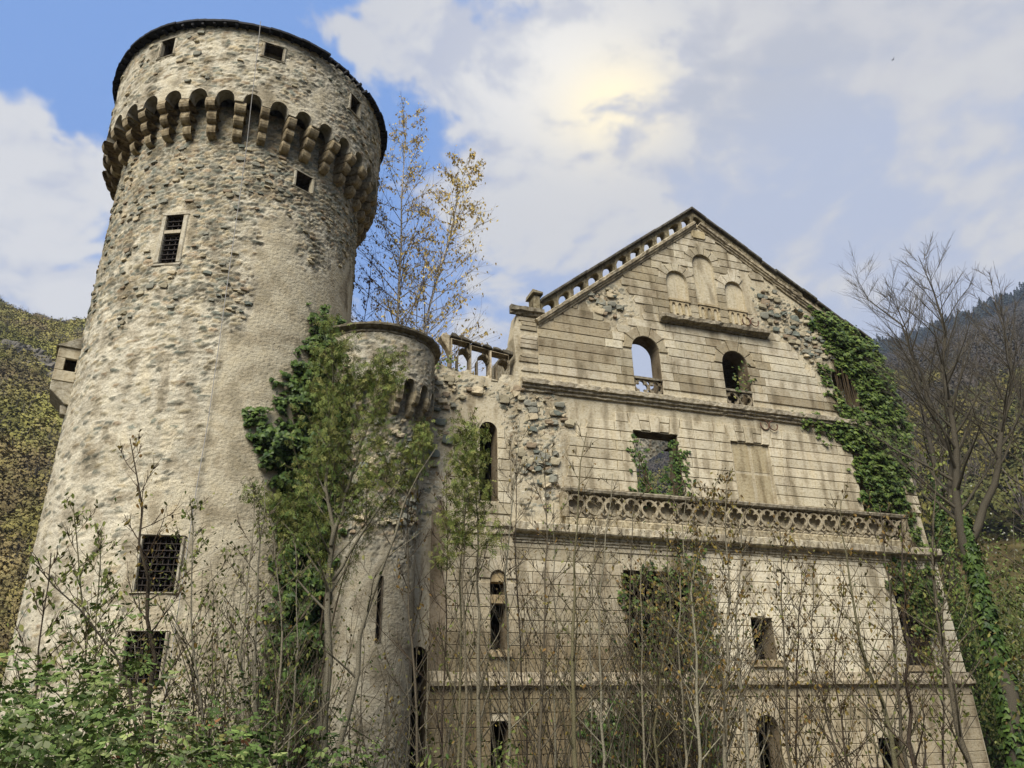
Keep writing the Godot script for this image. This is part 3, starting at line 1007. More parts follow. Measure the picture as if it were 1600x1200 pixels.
func build_palace() -> Node3D:
	var t := thing("ruined_palace", "roofless pale palace facade with a stepped stucco gable, arched windows and a pierced balcony parapet", "building", PAL, deg_to_rad(PAL_TURN))
	var win1 := ["a", 4.38, 5.45, 11.64, 13.84]
	var win2 := ["a", 7.97, 9.05, 11.64, 13.80]
	var win3 := ["a", 12.80, 13.85, 11.64, 13.80]
	var big := ["r", 4.15, 5.78, 8.06, 10.30]
	var lancet := ["a", -1.05, -0.50, 7.60, 10.06]
	var slit := ["a", -0.76, -0.29, 3.46, 5.62]
	var small := ["r", 7.65, 8.43, 3.30, 4.51]
	var grated := ["r", 13.52, 14.62, 3.12, 5.94]
	var door := ["r", 3.40, 5.80, 2.95, 5.80]
	var arched := ["a", 7.30, 8.12, -0.9, 1.76]
	var lowwin := ["r", -0.78, -0.26, 0.2, 1.74]
	var lowr := ["r", 11.67, 12.6, 0.0, 1.06]
	var niche := ["a", -2.98, -2.50, -0.9, 3.56]
	var lowbig := ["r", 2.2, 4.0, -0.9, 1.70]
	var hid := ["r", 13.0, 14.2, 8.1, 10.3]
	openings = [win1, win2, win3, big, lancet, slit, small, grated, door, arched, lowwin, lowr, niche, lowbig, hid]
	var through := openings.duplicate()
	# blocked panels count as openings for the courses only
	var blind := ["r", 7.85, 9.38, 8.16, 10.30]
	var g1 := ["a", 6.07, 6.94, 15.05, 16.80]
	var g2 := ["a", 7.28, 8.17, 15.05, 17.75]
	var g3 := ["a", 8.56, 9.40, 15.05, 16.80]
	openings += [blind, g1, g2, g3]
	bare_polys = [P2([-2.75, 11.9, -1.9, 11.4, -0.6, 11.15, 0.3, 11.5, 1.7, 11.0, 2.05, 10.3, 1.5, 9.75, 0.6, 9.5, 0.0, 9.7, -0.25, 10.6, -1.0, 11.0, -1.6, 10.6, -2.0, 10.3, -2.0, 9.4, -2.4, 9.0, -3.0, 9.2]),
		P2([2.75, 15.3, 3.3, 15.6, 3.55, 15.2, 3.5, 14.7, 3.0, 14.75]),
		P2([9.9, 16.6, 10.6, 16.9, 12.0, 16.2, 12.6, 15.8, 13.3, 15.0, 13.0, 14.1, 12.2, 13.4, 11.6, 14.1, 10.9, 14.8, 10.1, 15.2, 9.8, 15.8])]
	bare_max = [1.0, 1.0, 1.0, 0.50, 0.42, 0.40]
	bare_polys += [P2([0.15, 9.55, 1.5, 9.6, 1.45, 7.3, 0.1, 7.3]), P2([3.6, 15.7, 4.5, 15.3, 4.7, 14.6, 3.7, 14.3, 3.2, 14.6]), P2([-3.1, 8.9, -2.2, 9.0, -2.2, 7.0, -3.1, 6.4])]
	rough_polys = [P2([0.0, 10.9, 1.8, 11.0, 1.65, 9.8, 1.55, 8.1, 1.6, 7.0, -0.2, 7.0, -0.2, 9.6]), P2([-3.2, 12.0, -2.15, 9.4, -2.05, 2.9, -3.2, 2.9]),
		P2([2.4, 14.5, 3.0, 15.9, 4.2, 16.0, 4.2, 15.2, 4.9, 15.2, 4.9, 14.5, 4.0, 14.2]), P2([9.45, 17.2, 9.45, 15.6, 10.2, 15.6, 12.0, 16.6]),
		P2([1.7, 11.2, 3.4, 11.2, 3.4, 10.6, 1.7, 10.6]), P2([0.3, 11.64, 0.3, 11.3, 15.3, 11.3, 15.3, 11.64])]
	# the wall itself, cut out of one slab
	var out := PackedVector2Array([Vector2(-3.6, -1.2), Vector2(-3.6, 11.3), Vector2(-2.9, 11.75), Vector2(-2.35, 11.85), Vector2(-1.95, 11.62), Vector2(-1.0, 11.55), Vector2(0.05, 11.42), Vector2(0.18, 12.2), Vector2(0.10, 13.1), Vector2(0.26, 14.0), Vector2(1.0, 14.0)])
	for x in [2.2, 4.5, 7.62, 9.5, 11.5, 13.5, 15.2]: out.append(Vector2(x, coping_y(x) - 0.72))
	for q in P2([15.25, 14.2, 15.3, 11.6, 15.62, 6.9, 15.78, 2.6, 15.95, 2.5, 15.95, -1.2]): out.append(q)
	var cs := CSGCombiner3D.new()
	cs.name = "wall"
	t.add_child(cs)
	var slab := CSGPolygon3D.new()
	slab.polygon = out
	slab.depth = 0.60
	slab.position.z = -0.04
	cs.add_child(slab)
	slab.material = M.undercoat
	for o in through:
		var h := CSGPolygon3D.new()
		h.polygon = arch_poly(o[1], o[2], o[3], o[4]) if o[0] == "a" else P2([o[1], o[3], o[2], o[3], o[2], o[4], o[1], o[4]])
		h.depth = 0.9
		h.position.z = 0.1
		h.operation = CSGShape3D.OPERATION_SUBTRACTION
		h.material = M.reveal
		cs.add_child(h)
	var gap := CSGPolygon3D.new()
	gap.polygon = P2([11.52, 15.98, 11.75, 16.16, 11.92, 16.0, 12.1, 15.98, 12.02, 15.74, 11.8, 15.66, 11.72, 15.82])
	gap.depth = 0.9
	gap.position.z = 0.1
	gap.operation = CSGShape3D.OPERATION_SUBTRACTION
	gap.material = M.undercoat
	cs.add_child(gap)
	for o in [blind, g1, g2, g3]:
		var h := CSGPolygon3D.new()
		h.polygon = arch_poly(o[1], o[2], o[3] + 0.55, o[4]) if o[0] == "a" else P2([o[1], o[3], o[2], o[3], o[2], o[4], o[1], o[4]])
		h.depth = 0.2
		h.position.z = 0.11 if o[0] == "r" else 0.09
		h.operation = CSGShape3D.OPERATION_SUBTRACTION
		h.material = M.undercoat
		cs.add_child(h)
	# bare rubble: displaced patches that dive under the coat at their ragged rim
	for pi in 6:
		var lo := Vector2(1e9, 1e9)
		var hi := -lo
		for p in bare_polys[pi]:
			lo = lo.min(p); hi = hi.max(p)
		lo -= Vector2(0.5, 0.5); hi += Vector2(0.5, 0.5)
		var st := 0.045
		var nx := int((hi.x - lo.x) / st)
		var ny := int((hi.y - lo.y) / st)
		var m := MB.new()
		var sds := PackedFloat32Array()
		for j in ny + 1:
			for i in nx + 1:
				var x := lo.x + i * st
				var y := lo.y + j * st
				var d := bare_sd(x, y)
				sds.append(d)
				var w := wall_at(x, y, sm(0.30, -0.25, d) * float(bare_max[pi]), 0.95)
				m.col = w[1] * 0.95
				m.p(Vector3(x, y, -0.03 + w[0] * 1.25 - sm(0.08, 0.34, d) * 0.09))
		for j in ny:
			for i in nx:
				var k := j * (nx + 1) + i
				var x := lo.x + (i + 0.5) * st
				var y := lo.y + (j + 0.5) * st
				if sds[k] > 0.32 or in_opening(x, y, 0.03) or y > (wall_top(x) if x > 0.25 else 11.75) or Geometry2D.is_point_in_polygon(Vector2(x, y), gap.polygon) or x < -3.3: continue
				for q in [k, k + 1, k + nx + 2, k, k + nx + 2, k + nx + 1]: m.ix.append(q)
		m.smooth()
		put("rubble_wall", m.mesh(), M.rubble, t)
		var got := 0
		var tries := 0
		while got < [80, 18, 95, 12, 0, 0][pi] and tries < 6000:
			tries += 1
			var p := Vector2(R(lo.x, hi.x), R(lo.y, hi.y))
			if bare_sd(p.x, p.y) > -0.08 or in_opening(p.x, p.y, 0.15) or p.y > wall_top(p.x) - 0.15 or p.x < -2.9 or Geometry2D.is_point_in_polygon(p, gap.polygon): continue
			var w := R(0.11, 0.38)
			stone_part(t, Vector3(p.x, p.y, 0.01), Basis(), Vector3(w, w * R(0.35, 0.8), R(0.07, 0.13)))
			got += 1
	# courses of moulded render blocks
	for k in 9: course(-0.42 + 0.335 * k, -0.085 + 0.335 * k, -2.46, 15.9, k, 3.0)
	for k in 11: course(2.93 + 0.335 * k, 3.265 + 0.335 * k, -2.0, 15.6, k, 4.2)
	for k in 8: course(7.22 + 0.335 * k, 7.555 + 0.335 * k, -2.0, -0.1, k, 1.5)
	for k in 8: course(8.21 + 0.335 * k, 8.545 + 0.335 * k, 1.6, 15.4, k, 2.6)
	for k in 24: course(12.25 + 0.322 * k - 0.322, 12.25 + 0.322 * k, 0.95 if k < 7 else 0.3, 15.2, k, 1.9 if k > 7 else 3.0)
	for k in 13:
		# narrow courses of the ruined corner strip
		if rng.randf() < 0.85: course(11.74 + 0.165 * k, 11.905 + 0.165 * k, 0.22 + R(0, 0.14), 0.92, k, 3.0)
	for k in 24:
		# quoins at the north corner stand a little proud
		var y := 2.93 + 0.335 * k
		if y > 6.4 and y < 8.0: continue
		var l := 0.42 if k % 2 else 0.62
		if rough_sd(15.1, y + 0.16) > 0 and y < 13.9:
			var e := right_edge(y)
			add_block(P2([e - l, y + 0.02, e + 0.05, y + 0.02, e + 0.04, y + 0.315, e - l, y + 0.315]), e, y, 0.045)
	for o in [win1, win2, win3, g1, g2, g3]: voussoirs(o, 5 if o[2] - o[1] > 0.95 else 7)
	voussoirs(slit, 5)
	voussoirs(arched, 5)
	keystones(4.15, 5.78, 10.34, 0.56, 5)
	keystones(7.85, 9.38, 10.34, 0.56, 5)
	keystones(7.65, 8.43, 4.56, 0.36, 3)
	keystones(13.52, 14.62, 5.98, 0.5, 4)
	blocks.sort_custom(func(a, b): return a[0] > b[0])
	var rest := SurfaceTool.new()
	for k in blocks.size():
		if k < 300: put("stone_block", blocks[k][1], M.plaster, t)
		else: rest.append_from(blocks[k][1], 0, Transform3D())
	if blocks.size() > 300:
		var o := put("stone_block", rest.commit(), M.plaster, t)
		o.set_meta("kind", "stuff")
	print("blocks ", blocks.size())
	for q in [[P2([-2.46, -0.9, -2.04, -0.9, -2.06, 2.45, -2.46, 2.45]), 0.20], [P2([-2.47, 2.98, -2.05, 2.98, -2.03, 4.6, -2.10, 5.9, -2.02, 7.0, -2.22, 7.5, -2.4, 7.2, -2.47, 7.3]), 0.27]]:
		var m := MB.new()
		m.col = Color(1.0, 0.84, 0.62) * float(q[1])
		m.prism(q[0], -0.06, -0.022, 0.008)
		put("render_coat", m.mesh(), M.plaster, t)
	# mouldings
	var grey := Color(0.45, 0.41, 0.325)
	moulding(t, "cornice", Vector2(-0.1, 6.36), Vector2(15.75, 6.36), P2([-0.05, 0.08, 0.03, 0.08, 0.03, 0.14, 0.07, 0.16, 0.07, 0.22, 0.12, 0.25, 0.12, 0.30, 0.16, 0.33, 0.27, 0.36, 0.30, 0.40, 0.30, 0.60, 0.26, 0.64, -0.05, 0.66]), Color(0.52, 0.475, 0.375), M.ledge, 0.012)
	moulding(t, "cornice", Vector2(-2.0, 6.5), Vector2(-0.1, 6.5), P2([-0.05, 0.1, 0.05, 0.12, 0.06, 0.3, 0.1, 0.34, 0.1, 0.44, -0.05, 0.48]), grey, M.ledge, 0.05)
	moulding(t, "string_course", Vector2(0.3, 11.22), Vector2(15.3, 11.22), P2([-0.05, 0.0, 0.04, 0.02, 0.05, 0.10, 0.12, 0.13, 0.13, 0.2, 0.2, 0.23, 0.2, 0.38, 0.12, 0.43, -0.05, 0.45]), grey, M.ledge, 0.02)
	moulding(t, "string_course", Vector2(-2.46, 2.5), Vector2(16.0, 2.5), P2([-0.05, 0.0, 0.05, 0.02, 0.06, 0.06, 0.16, 0.09, 0.17, 0.2, 0.10, 0.27, 0.07, 0.42, -0.05, 0.45]), Color(0.42, 0.37, 0.28), M.ledge, 0.018)
	moulding(t, "ledge", Vector2(5.56, 14.5), Vector2(10.08, 14.5), P2([-0.05, 0.0, 0.08, 0.01, 0.10, 0.06, 0.19, 0.09, 0.27, 0.12, 0.28, 0.25, 0.22, 0.30, -0.05, 0.32]), grey * 0.75, M.ledge, 0.03)
	moulding(t, "rake_moulding", Vector2(1.0, coping_y(1.0) - 1.02), Vector2(7.68, coping_y(7.62) - 1.0), P2([-0.05, 0.0, 0.03, 0.0, 0.04, 0.06, 0.09, 0.08, 0.10, 0.13, 0.15, 0.15, 0.16, 0.24, 0.12, 0.27, -0.6, 0.28]), Color(0.46, 0.405, 0.30), M.ledge, 0.014)
	moulding(t, "rake_moulding", Vector2(7.68, coping_y(7.62) - 1.0), Vector2(13.2, coping_y(13.2) - 0.98), P2([-0.05, 0.0, 0.03, 0.0, 0.04, 0.06, 0.09, 0.08, 0.10, 0.13, 0.15, 0.15, 0.16, 0.24, 0.12, 0.27, -0.6, 0.28]), Color(0.46, 0.405, 0.30), M.ledge, 0.014)
	moulding(t, "shoulder_cap", Vector2(-0.02, 13.92), Vector2(1.15, 13.92), P2([-0.62, 0.0, 0.06, 0.0, 0.10, 0.08, 0.16, 0.12, 0.16, 0.26, -0.62, 0.3]), grey * 0.6, M.ledge, 0.02)
	# arcaded coping along both rakes
	for side in 2:
		var pa := Vector2(1.12, coping_y(1.12) - 0.66) if side == 0 else Vector2(7.62, coping_y(7.62) - 0.66)
		var pb := Vector2(7.62, coping_y(7.62) - 0.66) if side == 0 else Vector2(15.2, coping_y(15.2) - 0.66)
		var n := 11 if side == 0 else 13
		for k in n:
			var p0 := pa.lerp(pb, float(k) / n)
			var p1 := pa.lerp(pb, float(k + 1) / n)
			var w := (p1.x - p0.x)
			var sl := (p1.y - p0.y) / w
			var poly := PackedVector2Array([Vector2(p0.x, p0.y + 0.55)])
			var pier := 0.085 * R(0.8, 1.25)
			poly.append(Vector2(p0.x, p0.y - 0.02)); poly.append(Vector2(p0.x + pier, p0.y - 0.02 + pier * sl))
			var xc := p0.x + w * 0.5
			var rr := w * 0.5 - pier
			for q in 9:
				var a := PI - PI * q / 8.0
				var jx := R(-0.02, 0.02)
				poly.append(Vector2(xc + rr * cos(a) + jx, p0.y + (w * 0.5 + rr * cos(a)) * sl + 0.20 + rr * 0.9 * sin(a) + R(-0.015, 0.015)))
			poly.append(Vector2(p1.x - pier, p1.y - 0.02 - pier * sl)); poly.append(Vector2(p1.x, p1.y - 0.02)); poly.append(Vector2(p1.x, p1.y + 0.55))
			if side == 1 and k in [6, 8, 9, 11]:
				for q in poly.size(): poly[q] += Vector2(R(-0.06, 0.06), R(-0.05, 0.03))
			var m := MB.new()
			m.col = Color(0.27, 0.24, 0.17) * R(0.8, 1.1)
			m.prism(poly, -0.46, -0.12 + R(-0.01, 0.01), 0.02)
			put("coping_arch", m.mesh(), M.ledge, t)
			var c := MB.new()
			c.col = Color(0.12, 0.115, 0.10) * R(0.85, 1.2)
			var y0 := R(-0.012, 0.012) if side == 0 else R(-0.05, 0.03)
			if side == 1 and k in [5, 9, 10]: y0 -= 0.09
			c.prism(P2([p0.x, p0.y + 0.552 + y0, p1.x - 0.006, p1.y + 0.552 + y0, p1.x - 0.006, p1.y + 0.67 + y0, p0.x, p0.y + 0.67 + y0]), -0.62, 0.02, 0.02)
			put("coping_slab", c.mesh(), M.ledge, t)
	var pier := MB.new()
	pier.col = Color(0.27, 0.24, 0.17)
	pier.prism(P2([0.85, 14.1, 1.10, 14.1, 1.10, 14.82, 0.85, 14.82]), -0.5, -0.04, 0.03)
	pier.prism(P2([0.77, 14.82, 1.17, 14.82, 1.17, 14.92, 0.80, 14.98]), -0.6, 0.06, 0.03)
	put("end_pier", pier.mesh(), M.ledge, t)
	# the broken arcade on the low western wall
	for k in 3:
		var x0 := -1.82 + 0.64 * k
		var yb := 11.62 - 0.05 * k
		var yt := 12.78 - 0.13 * k
		var poly := P2([x0 - 0.16, yt + R(-0.03, 0.02), x0 - 0.165, yb - 0.12, x0 + 0.10 + R(-0.03, 0.02), yb - 0.12])
		for q in 9:
			var a := PI - PI * q / 8.0
			poly.append(Vector2(x0 + 0.285 + 0.18 * cos(a) + R(-0.012, 0.0), yb + 0.56 - 0.04 * k + 0.22 * sin(a) + R(-0.03, 0.03)))
		poly.append(Vector2(x0 + 0.476, yb + 0.62 - 0.04 * k))
		poly.append(Vector2(x0 + 0.476, yt - 0.10))
		var m := MB.new()
		m.col = Color(0.40, 0.35, 0.26) * R(0.8, 1.1)
		m.prism(poly, -0.46, -0.04 + R(-0.04, 0.04), 0.04)
		put("coping_arch", m.mesh(), M.ledge, t)
	var st := MB.new()
	st.col = Color(0.40, 0.35, 0.26)
	st.prism(P2([-2.22, 12.92, -2.30, 12.78, -2.22, 12.62, -2.10, 12.45, -1.99, 12.2, -1.99, 12.86]), -0.40, -0.08, 0.03)
	put("broken_arch", st.mesh(), M.ledge, t)
	for k in 6:
		var c := MB.new()
		c.col = Color(0.12, 0.11, 0.09) * R(0.8, 1.3)
		var x0 := -1.98 + 0.345 * k
		var yy := 12.80 - 0.066 * k
		c.prism(P2([x0, yy, x0 + 0.33, yy - 0.066, x0 + 0.33 + R(-0.06, 0.01), yy + R(-0.02, 0.08), x0 + 0.16, yy + R(0.02, 0.12), x0 + R(-0.02, 0.05), yy + R(0.03, 0.15)]), -0.5, R(-0.04, 0.03), 0.02)
		put("coping_slab", c.mesh(), M.ledge, t)
	# plaque, blind balustrades, blocked panel
	var pq := MB.new()
	pq.col = Color(0.46, 0.40, 0.27)
	pq.prism(P2([7.46, 18.44, 7.94, 18.44, 8.0, 18.52, 8.0, 18.72, 7.94, 18.80, 7.46, 18.80, 7.40, 18.72, 7.40, 18.52]), -0.05, 0.05, 0.02)
	put("plaque", pq.mesh(), M.plaster, t)
	for o in [g1, g2, g3]:
		var x0: float = o[1]
		var x1: float = o[2]
		var rail := MB.new()
		rail.col = Color(0.44, 0.38, 0.26)
		rail.box(Vector3(x0, 15.50, -0.06), Vector3(x1, 15.58, 0.05))
		put("blind_rail", rail.mesh(), M.plaster, t)
		var n := 3
		for k in n + 1:
			var b := MB.new()
			b.col = Color(0.46, 0.40, 0.27) * R(0.9, 1.05)
			var bx := lerpf(x0 + 0.05, x1 - 0.05, float(k) / n)
			b.box(Vector3(bx - 0.045, 14.98, -0.06), Vector3(bx + 0.045, 15.30, 0.02))
			put("blind_baluster", b.mesh(), M.plaster, t)
			if k < n:
				var w := (x1 - x0 - 0.1) / n
				var ap := MB.new()
				ap.col = Color(0.44, 0.38, 0.26)
				var pl := P2([bx - 0.01, 15.30, bx + 0.055, 15.30])
				for q in range(1, 6): pl.append(Vector2(bx + w * 0.5 + (w * 0.5 - 0.05) * -cos(PI * q / 6.0), 15.30 + 0.13 * sin(PI * q / 6.0)))
				pl.append(Vector2(bx + w - 0.055, 15.30)); pl.append(Vector2(bx + w - 0.005, 15.30)); pl.append(Vector2(bx + w - 0.005, 15.49)); pl.append(Vector2(bx - 0.005, 15.49))
				ap.prism(pl, -0.055, 0.015, 0.006)
				put("blind_arch", ap.mesh(), M.plaster, t)
	for k in 4:
		var b := MB.new()
		b.col = Color(0.40, 0.35, 0.24)
		var x := k % 2
		var y := k / 2
		b.prism(P2([7.93 + 0.75 * x, 8.2 + 1.08 * y, 8.55 + 0.75 * x, 8.2 + 1.08 * y, 8.55 + 0.75 * x, 9.2 + 1.06 * y, 7.93 + 0.75 * x, 9.2 + 1.06 * y]), -0.13, -0.08, 0.012)
		put("panel", b.mesh(), M.plaster, t)
	# the pierced balcony parapet
	moulding(t, "parapet_base", Vector2(1.5, 7.0), Vector2(14.6, 7.0), P2([-0.05, 0.0, 0.27, 0.0, 0.28, 0.16, 0.26, 0.21, 0.05, 0.23]), Color(0.52, 0.46, 0.33), M.ledge, 0.012)
	moulding(t, "parapet_rail", Vector2(1.5, 7.96), Vector2(14.6, 7.96), P2([0.08, 0.0, 0.26, 0.0, 0.31, 0.04, 0.33, 0.12, 0.30, 0.16, -0.05, 0.18]), grey * 0.75, M.ledge, 0.012)
	var qm := [quatrefoil(0.305, 0.10, Color(0.36, 0.32, 0.24)), quatrefoil(0.305, 0.11, Color(0.30, 0.265, 0.20)), quatrefoil(0.30, 0.095, Color(0.42, 0.375, 0.28))]
	for k in 21:
		var q := put("tracery_ring", qm[rng.randi() % 3], M.ledge, t)
		q.position = Vector3(1.86 + 0.622 * k, 7.63, 0.19 + R(-0.006, 0.006))
		q.rotation.z = R(-0.02, 0.02)
		for e in 2:
			var d := MB.new()
			d.col = Color(0.40, 0.355, 0.27) * R(0.85, 1.1)
			var xx := 1.86 + 0.622 * k + 0.311 * e - 0.155
			d.prism(P2([xx - 0.12, 7.222, xx + 0.12, 7.222, xx + 0.04, 7.30, xx - 0.04, 7.30]), 0.14, 0.26, 0.012)
			put("parapet_foot", d.mesh(), M.ledge, t)
	for x in [1.5, 14.42]:
		var b := MB.new()
		b.col = Color(0.38, 0.33, 0.24)
		b.box(Vector3(x - 0.1, 7.22, 0.06), Vector3(x + 0.1, 7.96, 0.29))
		put("parapet_pier", b.mesh(), M.ledge, t)
	# low tracery rails in the two open gable windows
	for o in [win1, win2, win3]:
		var rl := MB.new()
		rl.col = grey * 0.6
		rl.box(Vector3(o[1] + 0.003, 12.20, -0.2), Vector3(o[2] - 0.003, 12.28, 0.0))
		put("window_rail", rl.mesh(), M.ledge, t)
		for k in 2:
			var q := put("tracery_ring", qm[1], M.ledge, t)
			q.position = Vector3(o[1] + 0.27 + 0.535 * k, 11.93, -0.1)
			q.scale = Vector3(0.86, 0.86, 0.8)
	# wrought iron wall anchors, two hoops each
	for p in [Vector2(9.43, 15.12), Vector2(9.49, 11.02)]:
		var m := MB.new()
		for s in [-1, 1]:
			var pts := PackedVector3Array()
			var rad := PackedFloat32Array()
			for k in 19:
				var a: float = deg_to_rad(-25.0 + 290.0 * k / 18.0) if s > 0 else deg_to_rad(155.0 + 290.0 * k / 18.0)
				pts.append(Vector3(p.x + 0.17 * s + 0.17 * cos(a), p.y + 0.17 * sin(a) * s * -1.0, 0.06 + 0.015 * s))
				rad.append(0.020)
			m.tube(pts, rad, 7)
		m.smooth()
		put("wall_anchor", m.mesh(), M.rust, t)
	# lintel and filled head of the slit window, sills, rust-stained apron, iron grate
	var sl := MB.new()
	sl.col = Color(0.36, 0.29, 0.18)
	sl.box(Vector3(-0.757, 4.72, -0.45), Vector3(-0.293, 4.95, -0.05))
	sl.prism(arch_poly(-0.757, -0.293, 5.3, 5.617), -0.4, -0.08, 0.005)
	put("window_infill", sl.mesh(), M.plaster, t)
	for o in [[7.45, 8.6, 3.08], [13.4, 14.75, 2.96], [-0.86, -0.2, 3.3]]:
		var b := MB.new()
		b.col = Color(0.40, 0.33, 0.22)
		b.box(Vector3(o[0], o[2] + 0.01, -0.05), Vector3(o[1], o[2] + 0.19, 0.09))
		put("sill", b.mesh(), M.ledge, t)
	for k in 7:
		var b := MB.new()
		b.box(Vector3(13.62 + 0.15 * k, 3.13, -0.02), Vector3(13.64 + 0.15 * k, 5.93, 0.0))
		put("bar", b.mesh(), M.iron, t)
	for k in 15:
		var b := MB.new()
		b.box(Vector3(13.525, 3.24 + 0.185 * k, 0.002), Vector3(14.615, 3.262 + 0.185 * k, 0.02))
		put("bar", b.mesh(), M.iron, t)
	# rooms behind: side and back walls, floors, what is left of the partitions
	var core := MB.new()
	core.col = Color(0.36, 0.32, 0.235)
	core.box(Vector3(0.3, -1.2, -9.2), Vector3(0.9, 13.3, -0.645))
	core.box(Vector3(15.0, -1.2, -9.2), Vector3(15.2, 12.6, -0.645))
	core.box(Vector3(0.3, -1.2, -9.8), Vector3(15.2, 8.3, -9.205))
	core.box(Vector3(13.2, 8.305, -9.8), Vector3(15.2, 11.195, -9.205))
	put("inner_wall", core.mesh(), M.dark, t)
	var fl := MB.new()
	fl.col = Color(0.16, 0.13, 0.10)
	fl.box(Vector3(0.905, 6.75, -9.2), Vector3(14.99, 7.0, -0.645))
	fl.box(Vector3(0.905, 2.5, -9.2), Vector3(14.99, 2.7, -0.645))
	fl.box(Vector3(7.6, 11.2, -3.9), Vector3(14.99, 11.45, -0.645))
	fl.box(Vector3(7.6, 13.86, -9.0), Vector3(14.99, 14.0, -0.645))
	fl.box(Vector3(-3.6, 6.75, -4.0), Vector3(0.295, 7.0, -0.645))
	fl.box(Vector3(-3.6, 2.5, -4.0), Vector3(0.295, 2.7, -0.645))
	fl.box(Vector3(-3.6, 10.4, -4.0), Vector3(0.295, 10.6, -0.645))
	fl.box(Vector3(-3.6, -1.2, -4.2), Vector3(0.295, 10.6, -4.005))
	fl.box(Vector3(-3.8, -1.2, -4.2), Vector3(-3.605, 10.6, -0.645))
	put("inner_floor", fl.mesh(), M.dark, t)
	# the partition whose rough face shows through the large window
	var pm := MB.new()
	var nn := int(7.4 / 0.08)
	for j in 33:
		for i in nn + 1:
			var z := -0.65 - 0.08 * i
			var y := 11.2 + 0.08 * j
			var w := wall_at(z + 20.0, y, 0.8, 1.0)
			pm.col = w[1]
			pm.p(Vector3(7.55 - w[0], minf(y, 13.4 + 0.35 * nz.get_noise_2d(z * 2.0, 1.0)), z))
	for j in 32:
		for i in nn:
			var b := j * (nn + 1) + i
			for q in [b, b + 1, b + nn + 2, b, b + nn + 2, b + nn + 1]: pm.ix.append(q)
	pm.smooth()
	pm.box(Vector3(7.6, 11.46, -8.0), Vector3(7.9, 13.855, -0.65))
	put("inner_wall", pm.mesh(), M.rubble, t)
	return t

# ------------------------------------------------------------------ plants
func fw(x: float, y: float, z: float) -> Vector3:
	return PAL + Basis(Vector3.UP, deg_to_rad(PAL_TURN)) * Vector3(x, y, z)

var leaf_meshes := {}
func leaf_mesh(kind: String) -> ArrayMesh:
	if leaf_meshes.has(kind): return leaf_meshes[kind]
	var m := MB.new()
	if kind == "ivy":      # five lobes, folded along the midrib, hanging from its stalk at the origin
		var o := [Vector2(0, 0), Vector2(-0.38, 0.06), Vector2(-0.5, 0.38), Vector2(-0.24, 0.5), Vector2(0, 0.95), Vector2(0.24, 0.5), Vector2(0.5, 0.38), Vector2(0.38, 0.06)]
		for k in range(1, 7):
			var a: Vector2 = o[k]
			var b: Vector2 = o[k + 1] if k < 7 else o[1]
			m.tri(Vector3(0, -0.05, 0), Vector3(a.x, -a.y, -absf(a.x) * 0.35), Vector3(b.x, -b.y, -absf(b.x) * 0.35))
	elif kind == "oval":
		var o := [Vector2(0, 0), Vector2(-0.26, 0.3), Vector2(-0.2, 0.66), Vector2(0, 1.0), Vector2(0.2, 0.66), Vector2(0.26, 0.3)]
		for k in range(1, 5):
			m.tri(Vector3.ZERO, Vector3(o[k].x, -o[k].y, -absf(o[k].x) * 0.4 - o[k].y * o[k].y * 0.15), Vector3(o[k + 1].x, -o[k + 1].y, -absf(o[k + 1].x) * 0.4 - o[k + 1].y * o[k + 1].y * 0.15))
	elif kind == "spray":  # a leaflet pair row, as on ash or elder
		for k in 7:
			var s := -1.0 if k % 2 else 1.0
			var y := -0.25 * (k / 2) - 0.15
			if k == 6:
				m.tri(Vector3(-0.09, -0.85, 0), Vector3(0.09, -0.85, 0), Vector3(0, -1.2, -0.12))
			else:
				m.quad(Vector3(0, y, 0), Vector3(s * 0.2, y + 0.07, -0.03), Vector3(s * 0.46, y - 0.12, -0.1), Vector3(s * 0.18, y - 0.11, -0.04))
	elif kind == "bramble": # three leaflets
		for k in 3:
			var t := Basis(Vector3(0, 0, 1), deg_to_rad([-72.0, 0.0, 72.0][k]))
			var o := [Vector2(0, 0.12), Vector2(-0.24, 0.36), Vector2(-0.2, 0.6), Vector2(0, 0.86), Vector2(0.2, 0.6), Vector2(0.24, 0.36)]
			for q in range(1, 5):
				m.tri(t * Vector3(0, -0.12, 0), t * Vector3(o[q].x, -o[q].y, -absf(o[q].x) * 0.4), t * Vector3(o[q + 1].x, -o[q + 1].y, -absf(o[q + 1].x) * 0.4))
	leaf_meshes[kind] = m.mesh()
	return leaf_meshes[kind]

func leaf_basis(out: Vector3, droop: float, size: float) -> Basis:
	var n := (out + Vector3(R(-1, 1), R(-0.5, 0.9), R(-1, 1)) * droop).normalized()
	var x := Vector3.UP.cross(n)
	x = x.normalized() if x.length() > 0.05 else Vector3.RIGHT
	var y := n.cross(x)
	return Basis(Vector3(0, 0, 1), 0) * Basis(x, y, n) * Basis(Vector3(0, 0, 1), R(-0.9, 0.9)) * Basis.from_scale(Vector3.ONE * size * R(0.65, 1.25))

func mixc(cols: Array) -> Color:
	var a: Color = cols[rng.randi() % cols.size()]
	var b: Color = cols[rng.randi() % cols.size()]
	return a.lerp(b, rng.randf()) * R(0.75, 1.25)

const IVY := [Color(0.036, 0.066, 0.014), Color(0.055, 0.092, 0.019), Color(0.080, 0.118, 0.025), Color(0.024, 0.046, 0.014)]
const FRESH := [Color(0.12, 0.15, 0.035), Color(0.16, 0.18, 0.045), Color(0.09, 0.125, 0.03), Color(0.20, 0.195, 0.06)]
const DRY := [Color(0.20, 0.15, 0.035), Color(0.17, 0.10, 0.03), Color(0.13, 0.12, 0.035), Color(0.10, 0.07, 0.03)]

